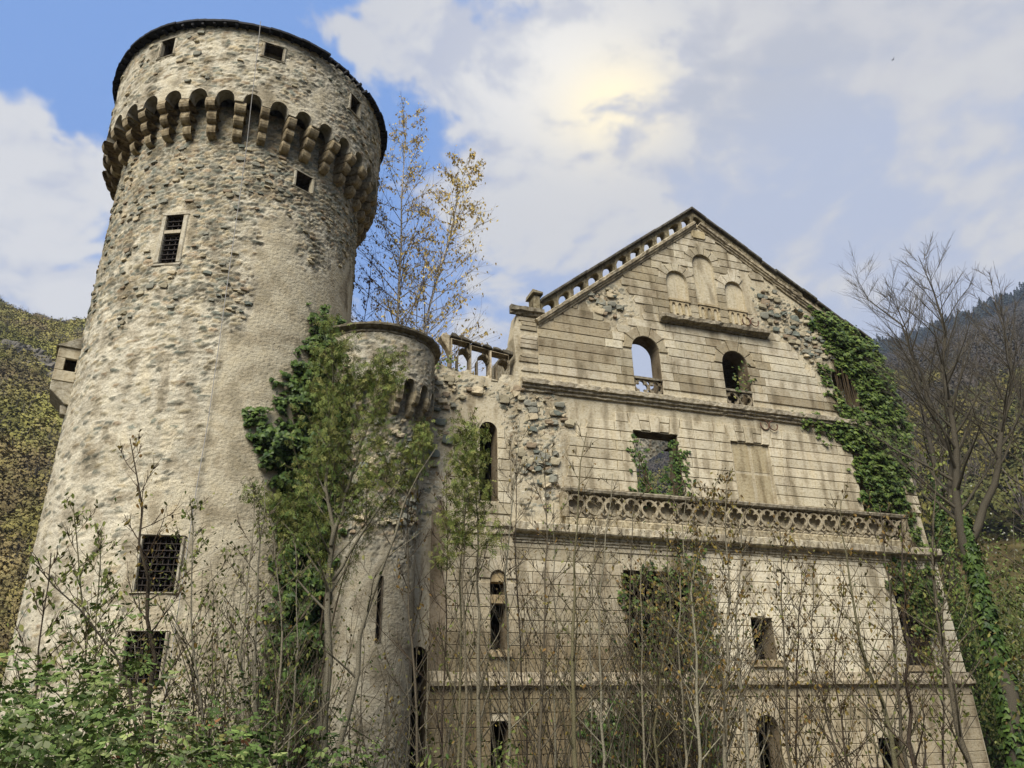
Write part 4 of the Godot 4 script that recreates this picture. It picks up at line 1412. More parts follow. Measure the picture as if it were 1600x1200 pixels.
# ivy over a flat wall region (facade axes)
func ivy_wall(root: Node3D, polys: Array, per_m2: float, size: float, depth: float, cols: Array) -> void:
	var xf := []
	var cc := PackedColorArray()
	var stems := MB.new()
	stems.col = Color(0.10, 0.075, 0.05)
	for poly in polys:
		var lo := Vector2(1e9, 1e9)
		var hi := -lo
		for p in poly:
			lo = lo.min(p); hi = hi.max(p)
		var n := int((hi.x - lo.x) * (hi.y - lo.y) * per_m2)
		for i in n:
			var p := Vector2(R(lo.x - 0.3, hi.x + 0.3), R(lo.y - 0.3, hi.y + 0.3))
			var d := sdp(p, poly) + nz.get_noise_2d(p.x * 2.0, p.y * 2.0) * 0.55 + nz2.get_noise_2d(p.x * 4.0, p.y * 4.0) * 0.25
			if d > 0.0: continue
			var lump := 0.55 + 0.9 * nz.get_noise_2d(p.x * 1.7 + 20, p.y * 1.7) + 0.5 * nz2.get_noise_2d(p.x * 3.5, p.y * 3.5 + 9)
			var z := 0.04 + minf(1.0, -d * 1.6) * depth * clampf(lump, 0.08, 1.3) * (1.0 - pow(rng.randf(), 2.2) * 0.8)
			xf.append(Transform3D(Basis(Vector3.UP, deg_to_rad(PAL_TURN)) * leaf_basis(Vector3(0, 0.25, 1), 0.55, size), fw(p.x, p.y, z)))
			cc.append(mixc(cols))
		for i in int(n / 260.0) + 3:
			var p := Vector2(R(lo.x, hi.x), lo.y)
			var pts := PackedVector3Array()
			var rad := PackedFloat32Array()
			for k in 12:
				p += Vector2(R(-0.16, 0.16), (hi.y - lo.y) / 12.0)
				if sdp(p, poly) < -0.1:
					pts.append(fw(p.x, p.y, 0.05)); rad.append(0.022 - 0.0015 * k)
			if pts.size() > 2: stems.tube(pts, rad, 4)
	many("leaves", leaf_mesh("ivy"), M.ivy, xf, cc, root)
	stems.smooth()
	put("stems", stems.mesh(), M.bark, root)

func ivy_thing(called: String, label: String) -> Node3D:
	return thing(called, label, "ivy")

func tube_path(m: MB, a: Vector3, d: Vector3, ln: float, r0: float, r1: float, seg: int, wob: float, up: float, sides: int) -> Array:
	var pts := PackedVector3Array([a])
	var rad := PackedFloat32Array([r0])
	var p := a
	var dir := d.normalized()
	for k in seg:
		dir = (dir + Vector3(R(-wob, wob), R(-wob, wob) + up, R(-wob, wob))).normalized()
		p += dir * ln / seg
		pts.append(p)
		rad.append(lerpf(r0, r1, float(k + 1) / seg))
	m.tube(pts, rad, sides)
	return [pts, rad, dir]

# a woody plant: trunk through pts, branches, twigs; returns twig points for leaves
func woody(m: MB, tw: MB, pts: PackedVector3Array, r0: float, first: float, count: int, reach: float, rise: float, twigs: int, spots: Array, droop := 0.0, r1 := 0.006) -> void:
	var cum := Curve3D.new()
	for p in pts: cum.add_point(p)
	var ln := cum.get_baked_length()
	var path := PackedVector3Array()
	var rad := PackedFloat32Array()
	var seg := 12
	for k in seg + 1:
		var t := float(k) / seg
		path.append(cum.sample_baked(ln * t, true) + Vector3(R(-1, 1), 0, R(-1, 1)) * r0 * (0.9 if k > 0 else 0.0))
		rad.append(lerpf(r0, r1, pow(t, 0.8)))
	m.tube(path, rad, 7)
	var az := R(0, TAU)
	for b in count:
		var t := lerpf(first, 0.99, pow((b + rng.randf()) / count, 0.9))
		var at := Vector3.ZERO
		var i := mini(int(t * seg), seg - 1)
		at = path[i].lerp(path[i + 1], t * seg - i)
		var r := lerpf(rad[i], rad[i + 1], t * seg - i)
		az += 2.4 + R(-0.5, 0.5)
		var d := Vector3(cos(az), rise + R(-0.2, 0.3), sin(az)).normalized()
		var bl := reach * ln * (1.12 - t) * R(0.6, 1.2) + 0.15
		var res := tube_path(m if r > 0.02 else tw, at, d, bl, minf(r * 0.5, 0.035 + r * 0.15), 0.004, 6, 0.11, 0.05 - droop, 4 if r < 0.03 else 5)
		var bp: PackedVector3Array = res[0]
		for q in twigs:
			var u := R(0.25, 1.0)
			var j := mini(int(u * 6), 5)
			var s := bp[j].lerp(bp[j + 1], u * 6 - j)
			var td := ((bp[j + 1] - bp[j]).normalized() + Vector3(R(-1, 1), R(-0.4, 0.9) - droop * 8.0, R(-1, 1)) * 0.75).normalized()
			var tl := bl * R(0.22, 0.6)
			var tr := tube_path(tw, s, td, tl, 0.0055, 0.0025, 3, 0.16, 0.04 - droop * 2.0, 3)
			var tp: PackedVector3Array = tr[0]
			for w in tp: spots.append(w)
			spots.append(tp[1].lerp(tp[2], rng.randf()))

func leaves_on(root: Node3D, spots: Array, share: float, kind: String, size: float, cols: Array, mat: Material, spread := 0.06) -> void:
	var xf := []
	var cc := PackedColorArray()
	for s in spots:
		var k := share
		while k > 0.0:
			if rng.randf() < k:
				var d := Vector3(R(-1, 1), R(-0.3, 0.8), R(-1, 1))
				xf.append(Transform3D(leaf_basis(d, 0.8, size), s + Vector3(R(-1, 1), R(-1, 1), R(-1, 1)) * spread))
				cc.append(mixc(cols))
			k -= 1.0
	if xf.size() > 0: many("leaves", leaf_mesh(kind), mat, xf, cc, root)

const BARKS := [Color(0.29, 0.265, 0.20), Color(0.16, 0.14, 0.105), Color(0.33, 0.31, 0.24), Color(0.10, 0.082, 0.062), Color(0.20, 0.185, 0.115)]

# a sapling: foot, height, lean of the top, girth, tone 0..4, branching, leaf share and leaf tone
func sapling(x: float, z: float, h: float, lx: float, lz: float, r: float, tone: int, br: int, leaf: float, lcols: Array, label: String, reach := 0.20, first := 0.22) -> void:
	var t := thing("sapling", label, "sapling", Vector3(x, ground_y(x, z) - 0.05, z), 0.0, "slender saplings growing before the castle")
	var m := MB.new()
	var tw := MB.new()
	m.col = BARKS[tone] * R(0.9, 1.1)
	tw.col = BARKS[tone].lerp(Color(0.13, 0.09, 0.06), 0.5)
	var spots := []
	var pts := PackedVector3Array([Vector3.ZERO, Vector3(lx * 0.2 + R(-0.14, 0.14), h * R(0.24, 0.38), lz * 0.2 + R(-0.1, 0.1)), Vector3(lx * 0.55 + R(-0.22, 0.22), h * R(0.58, 0.72), lz * 0.5), Vector3(lx, h, lz)])
	woody(m, tw, pts, r, first, int(br * 1.7), reach, 0.95, 7, spots)
	m.smooth()
	tw.smooth()
	put("trunk", m.mesh(), M.bark, t)
	put("twigs", tw.mesh(), M.bark, t).set_meta("kind", "stuff")
	leaves_on(t, spots, leaf * 1.1 + 0.03, "oval", 0.075, lcols, M.leaf)

func shrub(called: String, label: String, at: Vector3, size: Vector3, n: int, kind: String, leaf: float, cols: Array, stems := 9, group := "", stemtone := 3) -> Node3D:
	var t := thing(called, label, "shrub", at, 0.0, group)
	var m := MB.new()
	var tips := []
	for k in stems:
		var a := R(0, TAU)
		var d := Vector3(cos(a) * size.x, size.y * R(0.9, 1.8), sin(a) * size.z)
		m.col = BARKS[stemtone].lerp(BARKS[rng.randi() % 5], rng.randf())
		var res := tube_path(m, Vector3(R(-0.5, 0.5) * size.x, 0, R(-0.2, 0.2) * size.z), d, size.y * R(0.45, 1.1), R(0.008, 0.019), 0.003, 9, 0.24, -0.02, 4)
		tips.append_array(Array(res[0]).slice(2))
	m.smooth()
	put("stems", m.mesh(), M.bark, t)
	var xf := []
	var cc := PackedColorArray()
	var off := R(0, 100)
	var clumps := []
	for k in 16: clumps.append(Vector3(R(-1, 1) * size.x * 0.72, size.y * R(0.25, 0.92), R(-1, 1) * size.z * 0.72))
	clumps.append_array(tips)
	var i := 0
	while i < n:
		i += 1
		var c: Vector3 = clumps[rng.randi() % clumps.size()]
		var d := Vector3(rng.randfn(), rng.randfn(), rng.randfn()).normalized()
		var p := c + d * Vector3(size.x, size.y * 0.8, size.z) * 0.34 * pow(rng.randf(), 0.4)
		if p.y < 0.02: p.y = 0.02 + 0.1 * rng.randf()
		xf.append(Transform3D(leaf_basis(d + Vector3(0, 0.5, 0), 0.6, leaf), p))
		cc.append(mixc(cols) * (0.85 + 0.4 * nz.get_noise_3d(p.x * 1.5 + off, p.y * 1.5, p.z * 1.5)))
	many("leaves", leaf_mesh(kind), M.leaf, xf, cc, t)
	return t

func ground_y(x: float, z: float) -> float:
	return ground_h(Vector2(x, z).length(), atan2(x, -z), x, z)

# ------------------------------------------------------------------ terrain
func ridge_el(az: float) -> float:
	# skyline of the valley sides, in degrees of elevation at its own distance
	var d := rad_to_deg(az)
	var n := nz.get_noise_2d(d * 0.12, 4.0) * 2.2 + nz.get_noise_2d(d * 0.5, 9.0) * 0.7
	if d < -10.0 and d > -75.0: return 17.0 + 8.0 * sm(-18.0, -31.5, d) + n * 0.4 + 1.4 * sm(-34.5, -41.0, d)
	if d >= -10.0 and d < 80.0: return 17.0 + 5.6 * sm(2.0, 27.0, d) + 0.6 * sm(28.0, 36.0, d) + n * 0.22
	return 13.0 + n * 2.0

func ridge_r(az: float) -> float:
	return lerpf(430.0, 1150.0, sm(-24.0, 6.0, rad_to_deg(az)) * sm(150.0, 110.0, absf(rad_to_deg(az))))

func ground_h(r: float, az: float, x: float, z: float) -> float:
	var bump := nz.get_noise_2d(x * 0.12, z * 0.12) * 0.25 + nz2.get_noise_2d(x * 0.5, z * 0.5) * 0.08
	var h := -0.45 * sm(5.0, 12.0, r) + bump * sm(1.0, 5.0, r) * sm(120.0, 60.0, r)
	var rr := ridge_r(az)
	var r0 := 60.0 if rr < 700.0 else 75.0
	if r > r0:
		var t := clampf((r - r0) / (rr - r0), 0, 1)
		var top := rr * tan(deg_to_rad(ridge_el(az)))
		var prof := pow(t, 0.92)
		h += top * prof + nz.get_noise_2d(x * 0.02, z * 0.02) * 12.0 * t * (1.0 - t * t) + nz.get_noise_2d(x * 0.008, z * 0.008 + 30) * 24.0 * t * (1.0 - t * t)
		if r > rr: h -= (r - rr) * 0.12
	return h

func hill_col(az: float, t: float, x: float, z: float) -> Color:
	var n := nz.get_noise_2d(x * 0.03, z * 0.03)
	var c := Color(0.085, 0.085, 0.030).lerp(Color(0.12, 0.085, 0.045), clampf(0.5 + n * 1.3, 0, 1))
	c = c.lerp(Color(0.13, 0.095, 0.055), sm(0.55, 0.9, t))
	if az > -0.15:
		var rock := Color(0.12, 0.12, 0.125).lerp(Color(0.20, 0.19, 0.185), clampf(0.5 + nz2.get_noise_2d(x * 0.02, z * 0.02) * 1.5, 0, 1))
		c = c.lerp(rock, sm(0.3, 0.5, t + n * 0.25) * sm(0.02, 0.2, n + 0.12))
		c = c.lerp(Color(0.030, 0.040, 0.035), sm(0.72, 0.86, t + n * 0.2))
	return c

func build_terrain() -> void:
	var m := MB.new()
	var rs := PackedFloat32Array([0.0])
	var r := 0.8
	while r < 2200.0:
		rs.append(r)
		r *= 1.055
	var na := 300
	for j in rs.size():
		for i in na + 1:
			var az := -PI + TAU * i / na
			var x := sin(az) * rs[j]
			var z := -cos(az) * rs[j]
			var rr := ridge_r(az)
			if rs[j] < 62.0:
				m.col = Color(0.060, 0.055, 0.028).lerp(Color(0.085, 0.065, 0.04), clampf(0.5 + nz.get_noise_2d(x * 0.5, z * 0.5), 0, 1))
			else: m.col = hill_col(az, clampf((rs[j] - 60.0) / (rr - 60.0), 0, 1), x, z)
			m.p(Vector3(x, ground_h(rs[j], az, x, z), z))
	for j in rs.size() - 1:
		for i in na:
			var b := j * (na + 1) + i
			for q in [b, b + na + 1, b + na + 2, b, b + na + 2, b + 1]: m.ix.append(q)
	m.smooth()
	var o := put("ground", m.mesh(), M.hill)
	tag(o, "", "", "", "structure")

func crown_mesh(seed_: int, kind: int) -> ArrayMesh:
	# a tree crown of loose leaf clumps in an uneven volume about one metre across
	rng.seed = seed_
	var m := MB.new()
	var n := 520 if kind == 0 else 130
	for i in n:
		var p: Vector3
		var nrm: Vector3
		if kind == 0:
			var d := Vector3(rng.randfn(), rng.randfn() * 0.9, rng.randfn()).normalized()
			var rr := 0.5 * (0.8 + 0.45 * nz.get_noise_3d(d.x * 2.0 + seed_, d.y * 2.0, d.z * 2.0)) * pow(rng.randf(), 0.22)
			p = Vector3(0, 0.55, 0) + d * rr * Vector3(1, 1.05, 1)
			nrm = d
		else:
			var y := pow(rng.randf(), 1.3)
			var a := R(0, TAU)
			var rr := 0.26 * (1.0 - y) * R(0.5, 1.1) + 0.015
			p = Vector3(cos(a) * rr, y * 1.2 + 0.05, sin(a) * rr)
			nrm = Vector3(cos(a), 0.4, sin(a))
		var b := leaf_basis(nrm, 0.8, R(0.034, 0.075))
		m.col = Color(1, 1, 1) * R(0.82, 1.15)
		m.tri(p + b * Vector3(-0.6, 0.3, 0), p + b * Vector3(0.6, 0.4, 0), p + b * Vector3(0.1, -0.8, 0))
		m.tri(p + b * Vector3(-0.2, 0.6, 0.2), p + b * Vector3(0.7, -0.4, -0.1), p + b * Vector3(-0.6, -0.3, 0))
	# shade by the crown's own rounded outline rather than by each leaf
	for p in m.v:
		var c := Vector3(0, 0.45, 0) if kind == 0 else Vector3(0, p.y - 0.15, 0)
		m.n.append(((p - c).normalized() + Vector3(0, 0.15, 0)).normalized())
	return m.mesh()

func bare_crown_mesh(seed_: int) -> ArrayMesh:
	rng.seed = seed_
	var m := MB.new()
	for i in 26:
		var a := R(0, TAU)
		var d := Vector3(cos(a) * R(0.1, 0.7), 1.0, sin(a) * R(0.1, 0.7))
		tube_path(m, Vector3(0, R(0.1, 0.45), 0), d, R(0.4, 0.8), 0.012, 0.004, 3, 0.14, 0.05, 3)
	return m.mesh()

func build_forest() -> void:
	var west := []
	var wc := [[], [], [], []]
	var wcol := [PackedColorArray(), PackedColorArray(), PackedColorArray(), PackedColorArray()]
	var protos := [crown_mesh(3, 0), crown_mesh(8, 0), crown_mesh(14, 1), bare_crown_mesh(5)]
	rng.seed = 77
	var olive := [Color(0.17, 0.15, 0.038), Color(0.13, 0.125, 0.036), Color(0.215, 0.18, 0.042), Color(0.10, 0.105, 0.034)]
	var rust := [Color(0.15, 0.105, 0.052), Color(0.125, 0.092, 0.052), Color(0.165, 0.118, 0.054), Color(0.115, 0.095, 0.047)]
	var n := 22000
	for i in n:
		var az := deg_to_rad(R(-50.0, -24.0) if i < 14000 else R(-72.0, -4.0))
		var r := 60.0 + 385.0 * pow(rng.randf(), 0.85)
		var x := sin(az) * r
		var z := -cos(az) * r
		var t := (r - 60.0) / (ridge_r(az) - 60.0)
		var g := nz.get_noise_2d(x * 0.025, z * 0.025) + nz2.get_noise_2d(x * 0.08, z * 0.08) * 0.5
		var high := sm(0.45, 0.75, t + g * 0.25)
		if high > 0.5 and rng.randf() < 0.25: continue
		var s := R(4.0, 7.5) * lerpf(1.0, 0.55, high) * lerpf(0.45, 1.0, sm(60.0, 130.0, r))
		var k := 0 if rng.randf() < 0.5 else 1
		if rng.randf() < 0.16 + 0.10 * high: k = 3
		var col: Color = mixc(rust) if rng.randf() < high * 0.9 + 0.10 + 0.5 * sm(0.1, 0.5, g) else mixc(olive)
		var mean := Color(0.20, 0.195, 0.05).lerp(Color(0.165, 0.13, 0.06), clampf(high + 0.4 + g, 0, 1))
		col = col.lerp(mean, 0.72) * 1.15 * (1.0 + 0.5 * nz.get_noise_2d(x * 0.06 + 7, z * 0.06))
		if k == 3: col = Color(0.13, 0.115, 0.095) * R(0.7, 1.2)
		wc[k].append(Transform3D(Basis(Vector3.UP, R(0, TAU)) * Basis.from_scale(Vector3(s, s * R(0.8, 1.15), s)), Vector3(x, ground_h(r, az, x, z) - 0.12 * s, z)))
		wcol[k].append(col)
	for k in [0, 1, 3]:
		var o := many("hillside_forest", protos[k], M.crown, wc[k], wcol[k])
		tag(o, "", "", "", "stuff")
	# the farther northern slope: dark conifers near the top, bare broadleaves and rock below
	var ec := [[], [], [], []]
	var ecol := [PackedColorArray(), PackedColorArray(), PackedColorArray(), PackedColorArray()]
	for i in 22000:
		var az := deg_to_rad(R(-2.0, 42.0) if rng.randf() < 0.3 else R(20.0, 42.0))
		var rr := ridge_r(az)
		var t := 0.03 + pow(rng.randf(), 0.8) * 0.98
		var r := 75.0 + (rr - 75.0) * t
		var x := sin(az) * r
		var z := -cos(az) * r
		var g := nz.get_noise_2d(x * 0.012, z * 0.012) + nz2.get_noise_2d(x * 0.03, z * 0.03) * 0.4
		var k := 3
		var s := R(5, 9)
		var col := Color(0.12, 0.10, 0.085) * R(0.6, 1.2)
		if t > 0.60 + g * 0.22:
			k = 2; s = R(11, 20); col = Color(0.026, 0.036, 0.030) * R(0.6, 1.4)
		elif rng.randf() < (0.68 if t < 0.3 else 0.4):
			k = rng.randi() % 2
			s = R(5, 9)
			col = (mixc(rust) * 0.5).lerp(Color(0.075, 0.08, 0.08), 0.45) if t > 0.16 + g * 0.12 else mixc(olive) * 0.75
		elif t > 0.3 and g > -0.05: continue
		ec[k].append(Transform3D(Basis(Vector3.UP, R(0, TAU)) * Basis.from_scale(Vector3(s, s * R(0.85, 1.2), s)), Vector3(x, ground_h(r, az, x, z) - 0.1 * s, z)))
		ecol[k].append(col)
	for k in 4:
		var o := many("mountain_forest", protos[k], M.crown, ec[k], ecol[k])
		tag(o, "", "", "", "stuff")
	# grey cliffs on the western hillside
	var spots := [[-35.9, 21.6, 8.0, "broad grey rock face high on the hillside outside the tower"], [-33.6, 20.8, 8.0, "grey rock face just beside the tower's flank on the hillside"], [-36.9, 24.0, 4.0, "small grey crag below the hillside skyline"], [-34.6, 18.6, 6.0, "low grey crag beneath the two rock faces"]]
	for sp in spots:
		var az := deg_to_rad(sp[0])
		var best := 100.0
		for q in 400:
			var rr := 70.0 + q
			var x := sin(az) * rr
			var z := -cos(az) * rr
			if ground_h(rr, az, x, z) - 1.6 > rr * tan(deg_to_rad(sp[1])):
				best = rr
				break
			best = rr
		var x := sin(az) * best
		var z := -cos(az) * best
		var m := MB.new()
		var sz: float = sp[2]
		for j in 29:
			for i in 61:
				var th := PI * j / 28.0
				var ph := TAU * i / 60.0
				var d := Vector3(sin(th) * cos(ph), cos(th), sin(th) * sin(ph))
				var k := nz.get_noise_3d(d.x * 1.4 + sp[0], d.y * 1.4, d.z * 1.4) * 0.5 + nz2.get_noise_3d(d.x * 3.0, d.y * 3.0, d.z * 3.0) * 0.25 + nz.get_noise_3d(d.x * 6.0, d.y * 3.0, d.z * 6.0) * 0.14
				m.col = Color(0.155, 0.145, 0.125) * (1.0 + k * 1.4)
				m.p(d * (1.0 + k) * sz * Vector3(1.0, 0.62, 0.7))
		for j in 28:
			for i in 60:
				var b := j * 61 + i
				for q in [b, b + 61, b + 62, b, b + 62, b + 1]: m.ix.append(q)
		var o := put("rock_cliff", m.mesh(), M.stone)
		o.position = Vector3(x, ground_h(best, az, x, z), z)
		tag(o, sp[3], "rock")
	# snow lying on the ledges of the northern mountain
	var sc := []
	var scc := PackedColorArray()
	for i in 420:
		var az := deg_to_rad(R(27.0, 40.0))
		var t := R(0.80, 0.97)
		var r := 75.0 + (ridge_r(az) - 75.0) * t
		var x := sin(az) * r
		var z := -cos(az) * r
		if nz.get_noise_2d(x * 0.02 + 90, z * 0.02) < 0.12: continue
		sc.append(Transform3D(Basis(Vector3.UP, R(0, TAU)) * Basis.from_scale(Vector3(R(4, 14), R(2, 6), R(3, 8))), Vector3(x, ground_h(r, az, x, z) + 1.0, z)))
		scc.append(Color(0.75, 0.77, 0.8))
	var o2 := many("snow", stone_meshes[0], M.crown, sc, scc)
	tag(o2, "", "", "", "stuff")

func build_plants() -> void:
	rng.seed = 2024
	# ivy on the facade
	var a := ivy_thing("ivy", "large dark green ivy mass over the gable's lower corner, hiding one arched window")
	ivy_wall(a, [P2([12.45, 16.25, 13.2, 16.15, 14.2, 15.6, 15.2, 15.05, 15.55, 14.0, 15.8, 12.5, 15.9, 11.2, 15.4, 9.9, 14.9, 9.0, 15.0, 8.2, 15.2, 7.2, 14.4, 7.1, 13.9, 8.2, 13.2, 8.3, 13.05, 9.3, 12.95, 10.4, 12.5, 11.0, 12.9, 11.5, 12.85, 12.2, 13.75, 12.2, 13.75, 13.35, 13.2, 13.8, 12.9, 14.5, 12.3, 15.4]),
		P2([10.7, 11.6, 12.9, 11.55, 12.9, 10.95, 12.2, 10.75, 11.4, 11.2]), P2([12.2, 13.8, 12.6, 13.8, 12.95, 12.2, 12.7, 12.1, 12.45, 13.0])], 560.0, 0.155, 0.42, IVY + [Color(0.10, 0.14, 0.03), Color(0.13, 0.17, 0.04), Color(0.09, 0.125, 0.025)])
	a = ivy_thing("ivy", "light green ivy tumbling over the tall grated window by the quoins")
	ivy_wall(a, [P2([13.6, 6.45, 15.15, 6.35, 15.3, 5.2, 14.95, 4.1, 14.2, 4.3, 13.95, 5.2, 13.4, 5.5])], 760.0, 0.14, 0.45, FRESH + IVY + IVY)
	a = ivy_thing("ivy", "thin brownish creeper over the sill of the tall grated window")
	ivy_wall(a, [P2([13.6, 4.1, 15.2, 4.3, 15.3, 3.3, 13.9, 3.0])], 90.0, 0.13, 0.3, DRY + FRESH)
	a = ivy_thing("ivy", "ivy choking the wide doorway under the parapet, with a tail up to the cornice")
	ivy_wall(a, [P2([5.35, 6.7, 6.0, 6.6, 6.35, 5.2, 6.3, 3.0, 5.6, 2.6, 4.7, 3.6, 4.8, 5.5]), P2([3.3, 5.7, 4.7, 5.9, 4.6, 2.8, 3.5, 2.8])], 190.0, 0.14, 0.55, IVY + IVY + DRY)
	a = ivy_thing("ivy", "dark ivy clump in the broad low opening under the string course")
	ivy_wall(a, [P2([1.9, 1.9, 3.2, 2.3, 4.2, 1.6, 4.2, -0.6, 1.9, -0.6])], 330.0, 0.15, 0.5, IVY)
	a = ivy_thing("ivy", "narrow dark ivy strip at wall foot between broad opening and arched doorway")
	ivy_wall(a, [P2([4.9, 2.0, 5.9, 1.6, 6.0, -0.6, 4.8, -0.6])], 330.0, 0.15, 0.5, IVY)
	a = ivy_thing("ivy", "ivy lining both jambs and the sill of the great square window")
	ivy_wall(a, [P2([4.1, 8.06, 4.95, 8.06, 4.62, 8.6, 4.5, 9.3, 4.3, 9.9, 4.1, 10.1]), P2([5.1, 8.06, 5.95, 8.06, 5.9, 9.3, 5.75, 10.1, 5.45, 9.8, 5.2, 8.8])], 520.0, 0.13, -0.35, IVY + [Color(0.07, 0.11, 0.025)])
	a = ivy_thing("ivy", "small ivy spray inside the second arched gable window")
	ivy_wall(a, [P2([8.45, 12.2, 9.0, 12.2, 9.0, 13.2, 8.75, 13.4, 8.5, 12.9])], 300.0, 0.12, -0.3, IVY + FRESH)
	a = ivy_thing("ivy", "tuft of weeds and ivy on the broken wall top by the three-arch arcade")
	ivy_wall(a, [P2([-2.9, 12.05, -2.1, 12.0, -1.7, 11.7, -2.9, 11.5])], 260.0, 0.12, 0.3, IVY + FRESH)
	# ivy that fills the corner between the tower and the turret
	a = ivy_thing("ivy", "tall dark ivy column between tower and turret, one arm reaching onto the tower")
	var poly := P2([-0.62, 12.3, 0.25, 11.55, 0.6, 9.95, 0.5, 8.16, 0.35, 6.49, 0.25, 4.94, 0.1, 3.5, 0.0, 1.0, -1.15, 1.0, -1.1, 4.93, -1.25, 6.6, -1.83, 8.03, -2.32, 8.59, -2.01, 8.95, -1.27, 8.6, -1.5, 9.78, -1.1, 10.56, -1.05, 11.33])
	var cx := Transform3D(Basis(Vector3(0.9703, 0, -0.2419), Vector3.UP, Vector3(0.2419, 0, 0.9703)), Vector3(-4.60, 0, -18.95))
	var xf := []
	var cc := PackedColorArray()
	for i in 34000:
		var p := Vector2(R(-2.6, 0.6), R(0.8, 12.4))
		var d := sdp(p, poly) + nz.get_noise_2d(p.x * 2.0, p.y * 2.0) * 0.5 + nz2.get_noise_2d(p.x * 4.0, p.y * 4.0) * 0.2
		if d > 0: continue
		var lump := 0.7 + nz.get_noise_2d(p.x * 1.6 + 50, p.y * 1.3)
		var z := 0.75 * minf(1.0, -d * 2.0) * clampf(lump, 0.25, 1.2) - 0.7 * pow(rng.randf(), 2.0) + clampf((-0.45 - p.x) * 0.78, 0.0, 1.15)
		xf.append(Transform3D(cx.basis * leaf_basis(Vector3(0, 0.25, 1), 0.6, 0.15), cx * Vector3(p.x, p.y, z)))
		cc.append(mixc(IVY + ([Color(0.08, 0.12, 0.03)] if p.y > 8.0 else [])))
	many("leaves", leaf_mesh("ivy"), M.ivy, xf, cc, a)
	var st := MB.new()
	st.col = Color(0.10, 0.08, 0.055)
	for k in 9: tube_path(st, cx * Vector3(R(-0.7, -0.2), -0.4, R(-0.4, 0.2)), Vector3(R(-0.08, 0.08), 1, 0), R(6, 11), 0.05, 0.012, 12, 0.07, 0.02, 5)
	st.smooth()
	put("stems", st.mesh(), M.bark, a)

	# the ash before the turret
	rng.seed = 31
	var t := thing("ash_tree", "leafy young ash with a pale trunk standing before the turret", "tree", Vector3(-3.2, -0.4, -13.62))
	var m := MB.new()
	var tw := MB.new()
	m.col = Color(0.27, 0.25, 0.19)
	tw.col = Color(0.17, 0.15, 0.10)
	var spots := []
	woody(m, tw, PackedVector3Array([Vector3.ZERO, Vector3(0.02, 2.4, 0), Vector3(-0.08, 5.0, 0.0), Vector3(-0.32, 7.0, 0.05), Vector3(-0.30, 9.1, 0.1)]), 0.10, 0.40, 30, 0.24, 1.0, 8, spots)
	woody(m, tw, PackedVector3Array([Vector3(-0.08, 5.0, 0), Vector3(0.25, 6.3, 0.1), Vector3(0.55, 7.5, 0.0), Vector3(0.7, 8.7, -0.1)]), 0.045, 0.12, 20, 0.36, 0.9, 8, spots)
	woody(m, tw, PackedVector3Array([Vector3(0.0, 4.4, 0), Vector3(0.5, 5.2, 0.1), Vector3(1.15, 6.2, 0.2), Vector3(1.6, 7.0, 0.2)]), 0.035, 0.25, 14, 0.34, 0.8, 7, spots)
	woody(m, tw, PackedVector3Array([Vector3(-0.02, 4.2, 0), Vector3(-0.5, 4.9, 0.1), Vector3(-1.0, 5.5, 0.2), Vector3(-1.5, 5.9, 0.2)]), 0.025, 0.25, 11, 0.34, 0.6, 6, spots)
	m.smooth(); tw.smooth()
	put("trunk", m.mesh(), M.bark, t)
	put("twigs", tw.mesh(), M.bark, t).set_meta("kind", "stuff")
	leaves_on(t, spots, 2.1, "spray", 0.112, FRESH + FRESH + [Color(0.05, 0.085, 0.02)], M.leaf, 0.17)
	t = thing("ash_tree", "second pale ash trunk leaning toward the lancet, few leaves", "tree", Vector3(-2.85, -0.4, -13.0))
	m = MB.new(); tw = MB.new(); spots = []
	m.col = Color(0.24, 0.22, 0.17); tw.col = Color(0.17, 0.15, 0.10)
	woody(m, tw, PackedVector3Array([Vector3.ZERO, Vector3(0.12, 1.8, 0), Vector3(0.32, 3.3, 0), Vector3(0.95, 5.6, 0), Vector3(1.45, 6.6, 0)]), 0.075, 0.4, 11, 0.22, 0.7, 4, spots)
	m.smooth(); tw.smooth()
	put("trunk", m.mesh(), M.bark, t)
	put("twigs", tw.mesh(), M.bark, t).set_meta("kind", "stuff")
	leaves_on(t, spots, 0.12, "oval", 0.09, FRESH, M.leaf)
	t = thing("ash_tree", "slender ash with a clump of bright green leaves below the lancet window", "tree", Vector3(-0.95, -0.4, -13.6))
	m = MB.new(); tw = MB.new(); spots = []
	m.col = Color(0.2, 0.18, 0.13); tw.col = Color(0.15, 0.13, 0.09)
	woody(m, tw, PackedVector3Array([Vector3.ZERO, Vector3(0.08, 2.0, 0), Vector3(0.02, 4.0, 0), Vector3(0.1, 6.5, 0.1), Vector3(0.06, 7.2, 0.1)]), 0.036, 0.60, 20, 0.15, 0.6, 6, spots)
	m.smooth(); tw.smooth()
	put("trunk", m.mesh(), M.bark, t)
	put("twigs", tw.mesh(), M.bark, t).set_meta("kind", "stuff")
	leaves_on(t, spots, 2.4, "spray", 0.115, FRESH, M.leaf, 0.18)

	# saplings
	rng.seed = 90
	sapling(-4.39, -10.93, 6.07, -1.15, 0.40, 0.060, 3, 13, 0.1, DRY, "bare dark sapling forking low, in front of the barred window pair at the tower foot")
	sapling(-4.07, -11.82, 5.37, -0.93, 0.26, 0.031, 2, 14, 0.35, FRESH, "thin leafy sapling on the cable side of the tower's lower windows")
	sapling(-5.02, -9.68, 4.78, -0.56, 0.20, 0.024, 4, 14, 0.4, FRESH, "wispy sapling with small yellow leaves at the outer edge of the tower")
	sapling(-4.91, -10.30, 4.69, -0.59, 0.20, 0.022, 4, 12, 0.3, FRESH, "wispy yellow-leaved sapling one step in from the tower's outer edge")
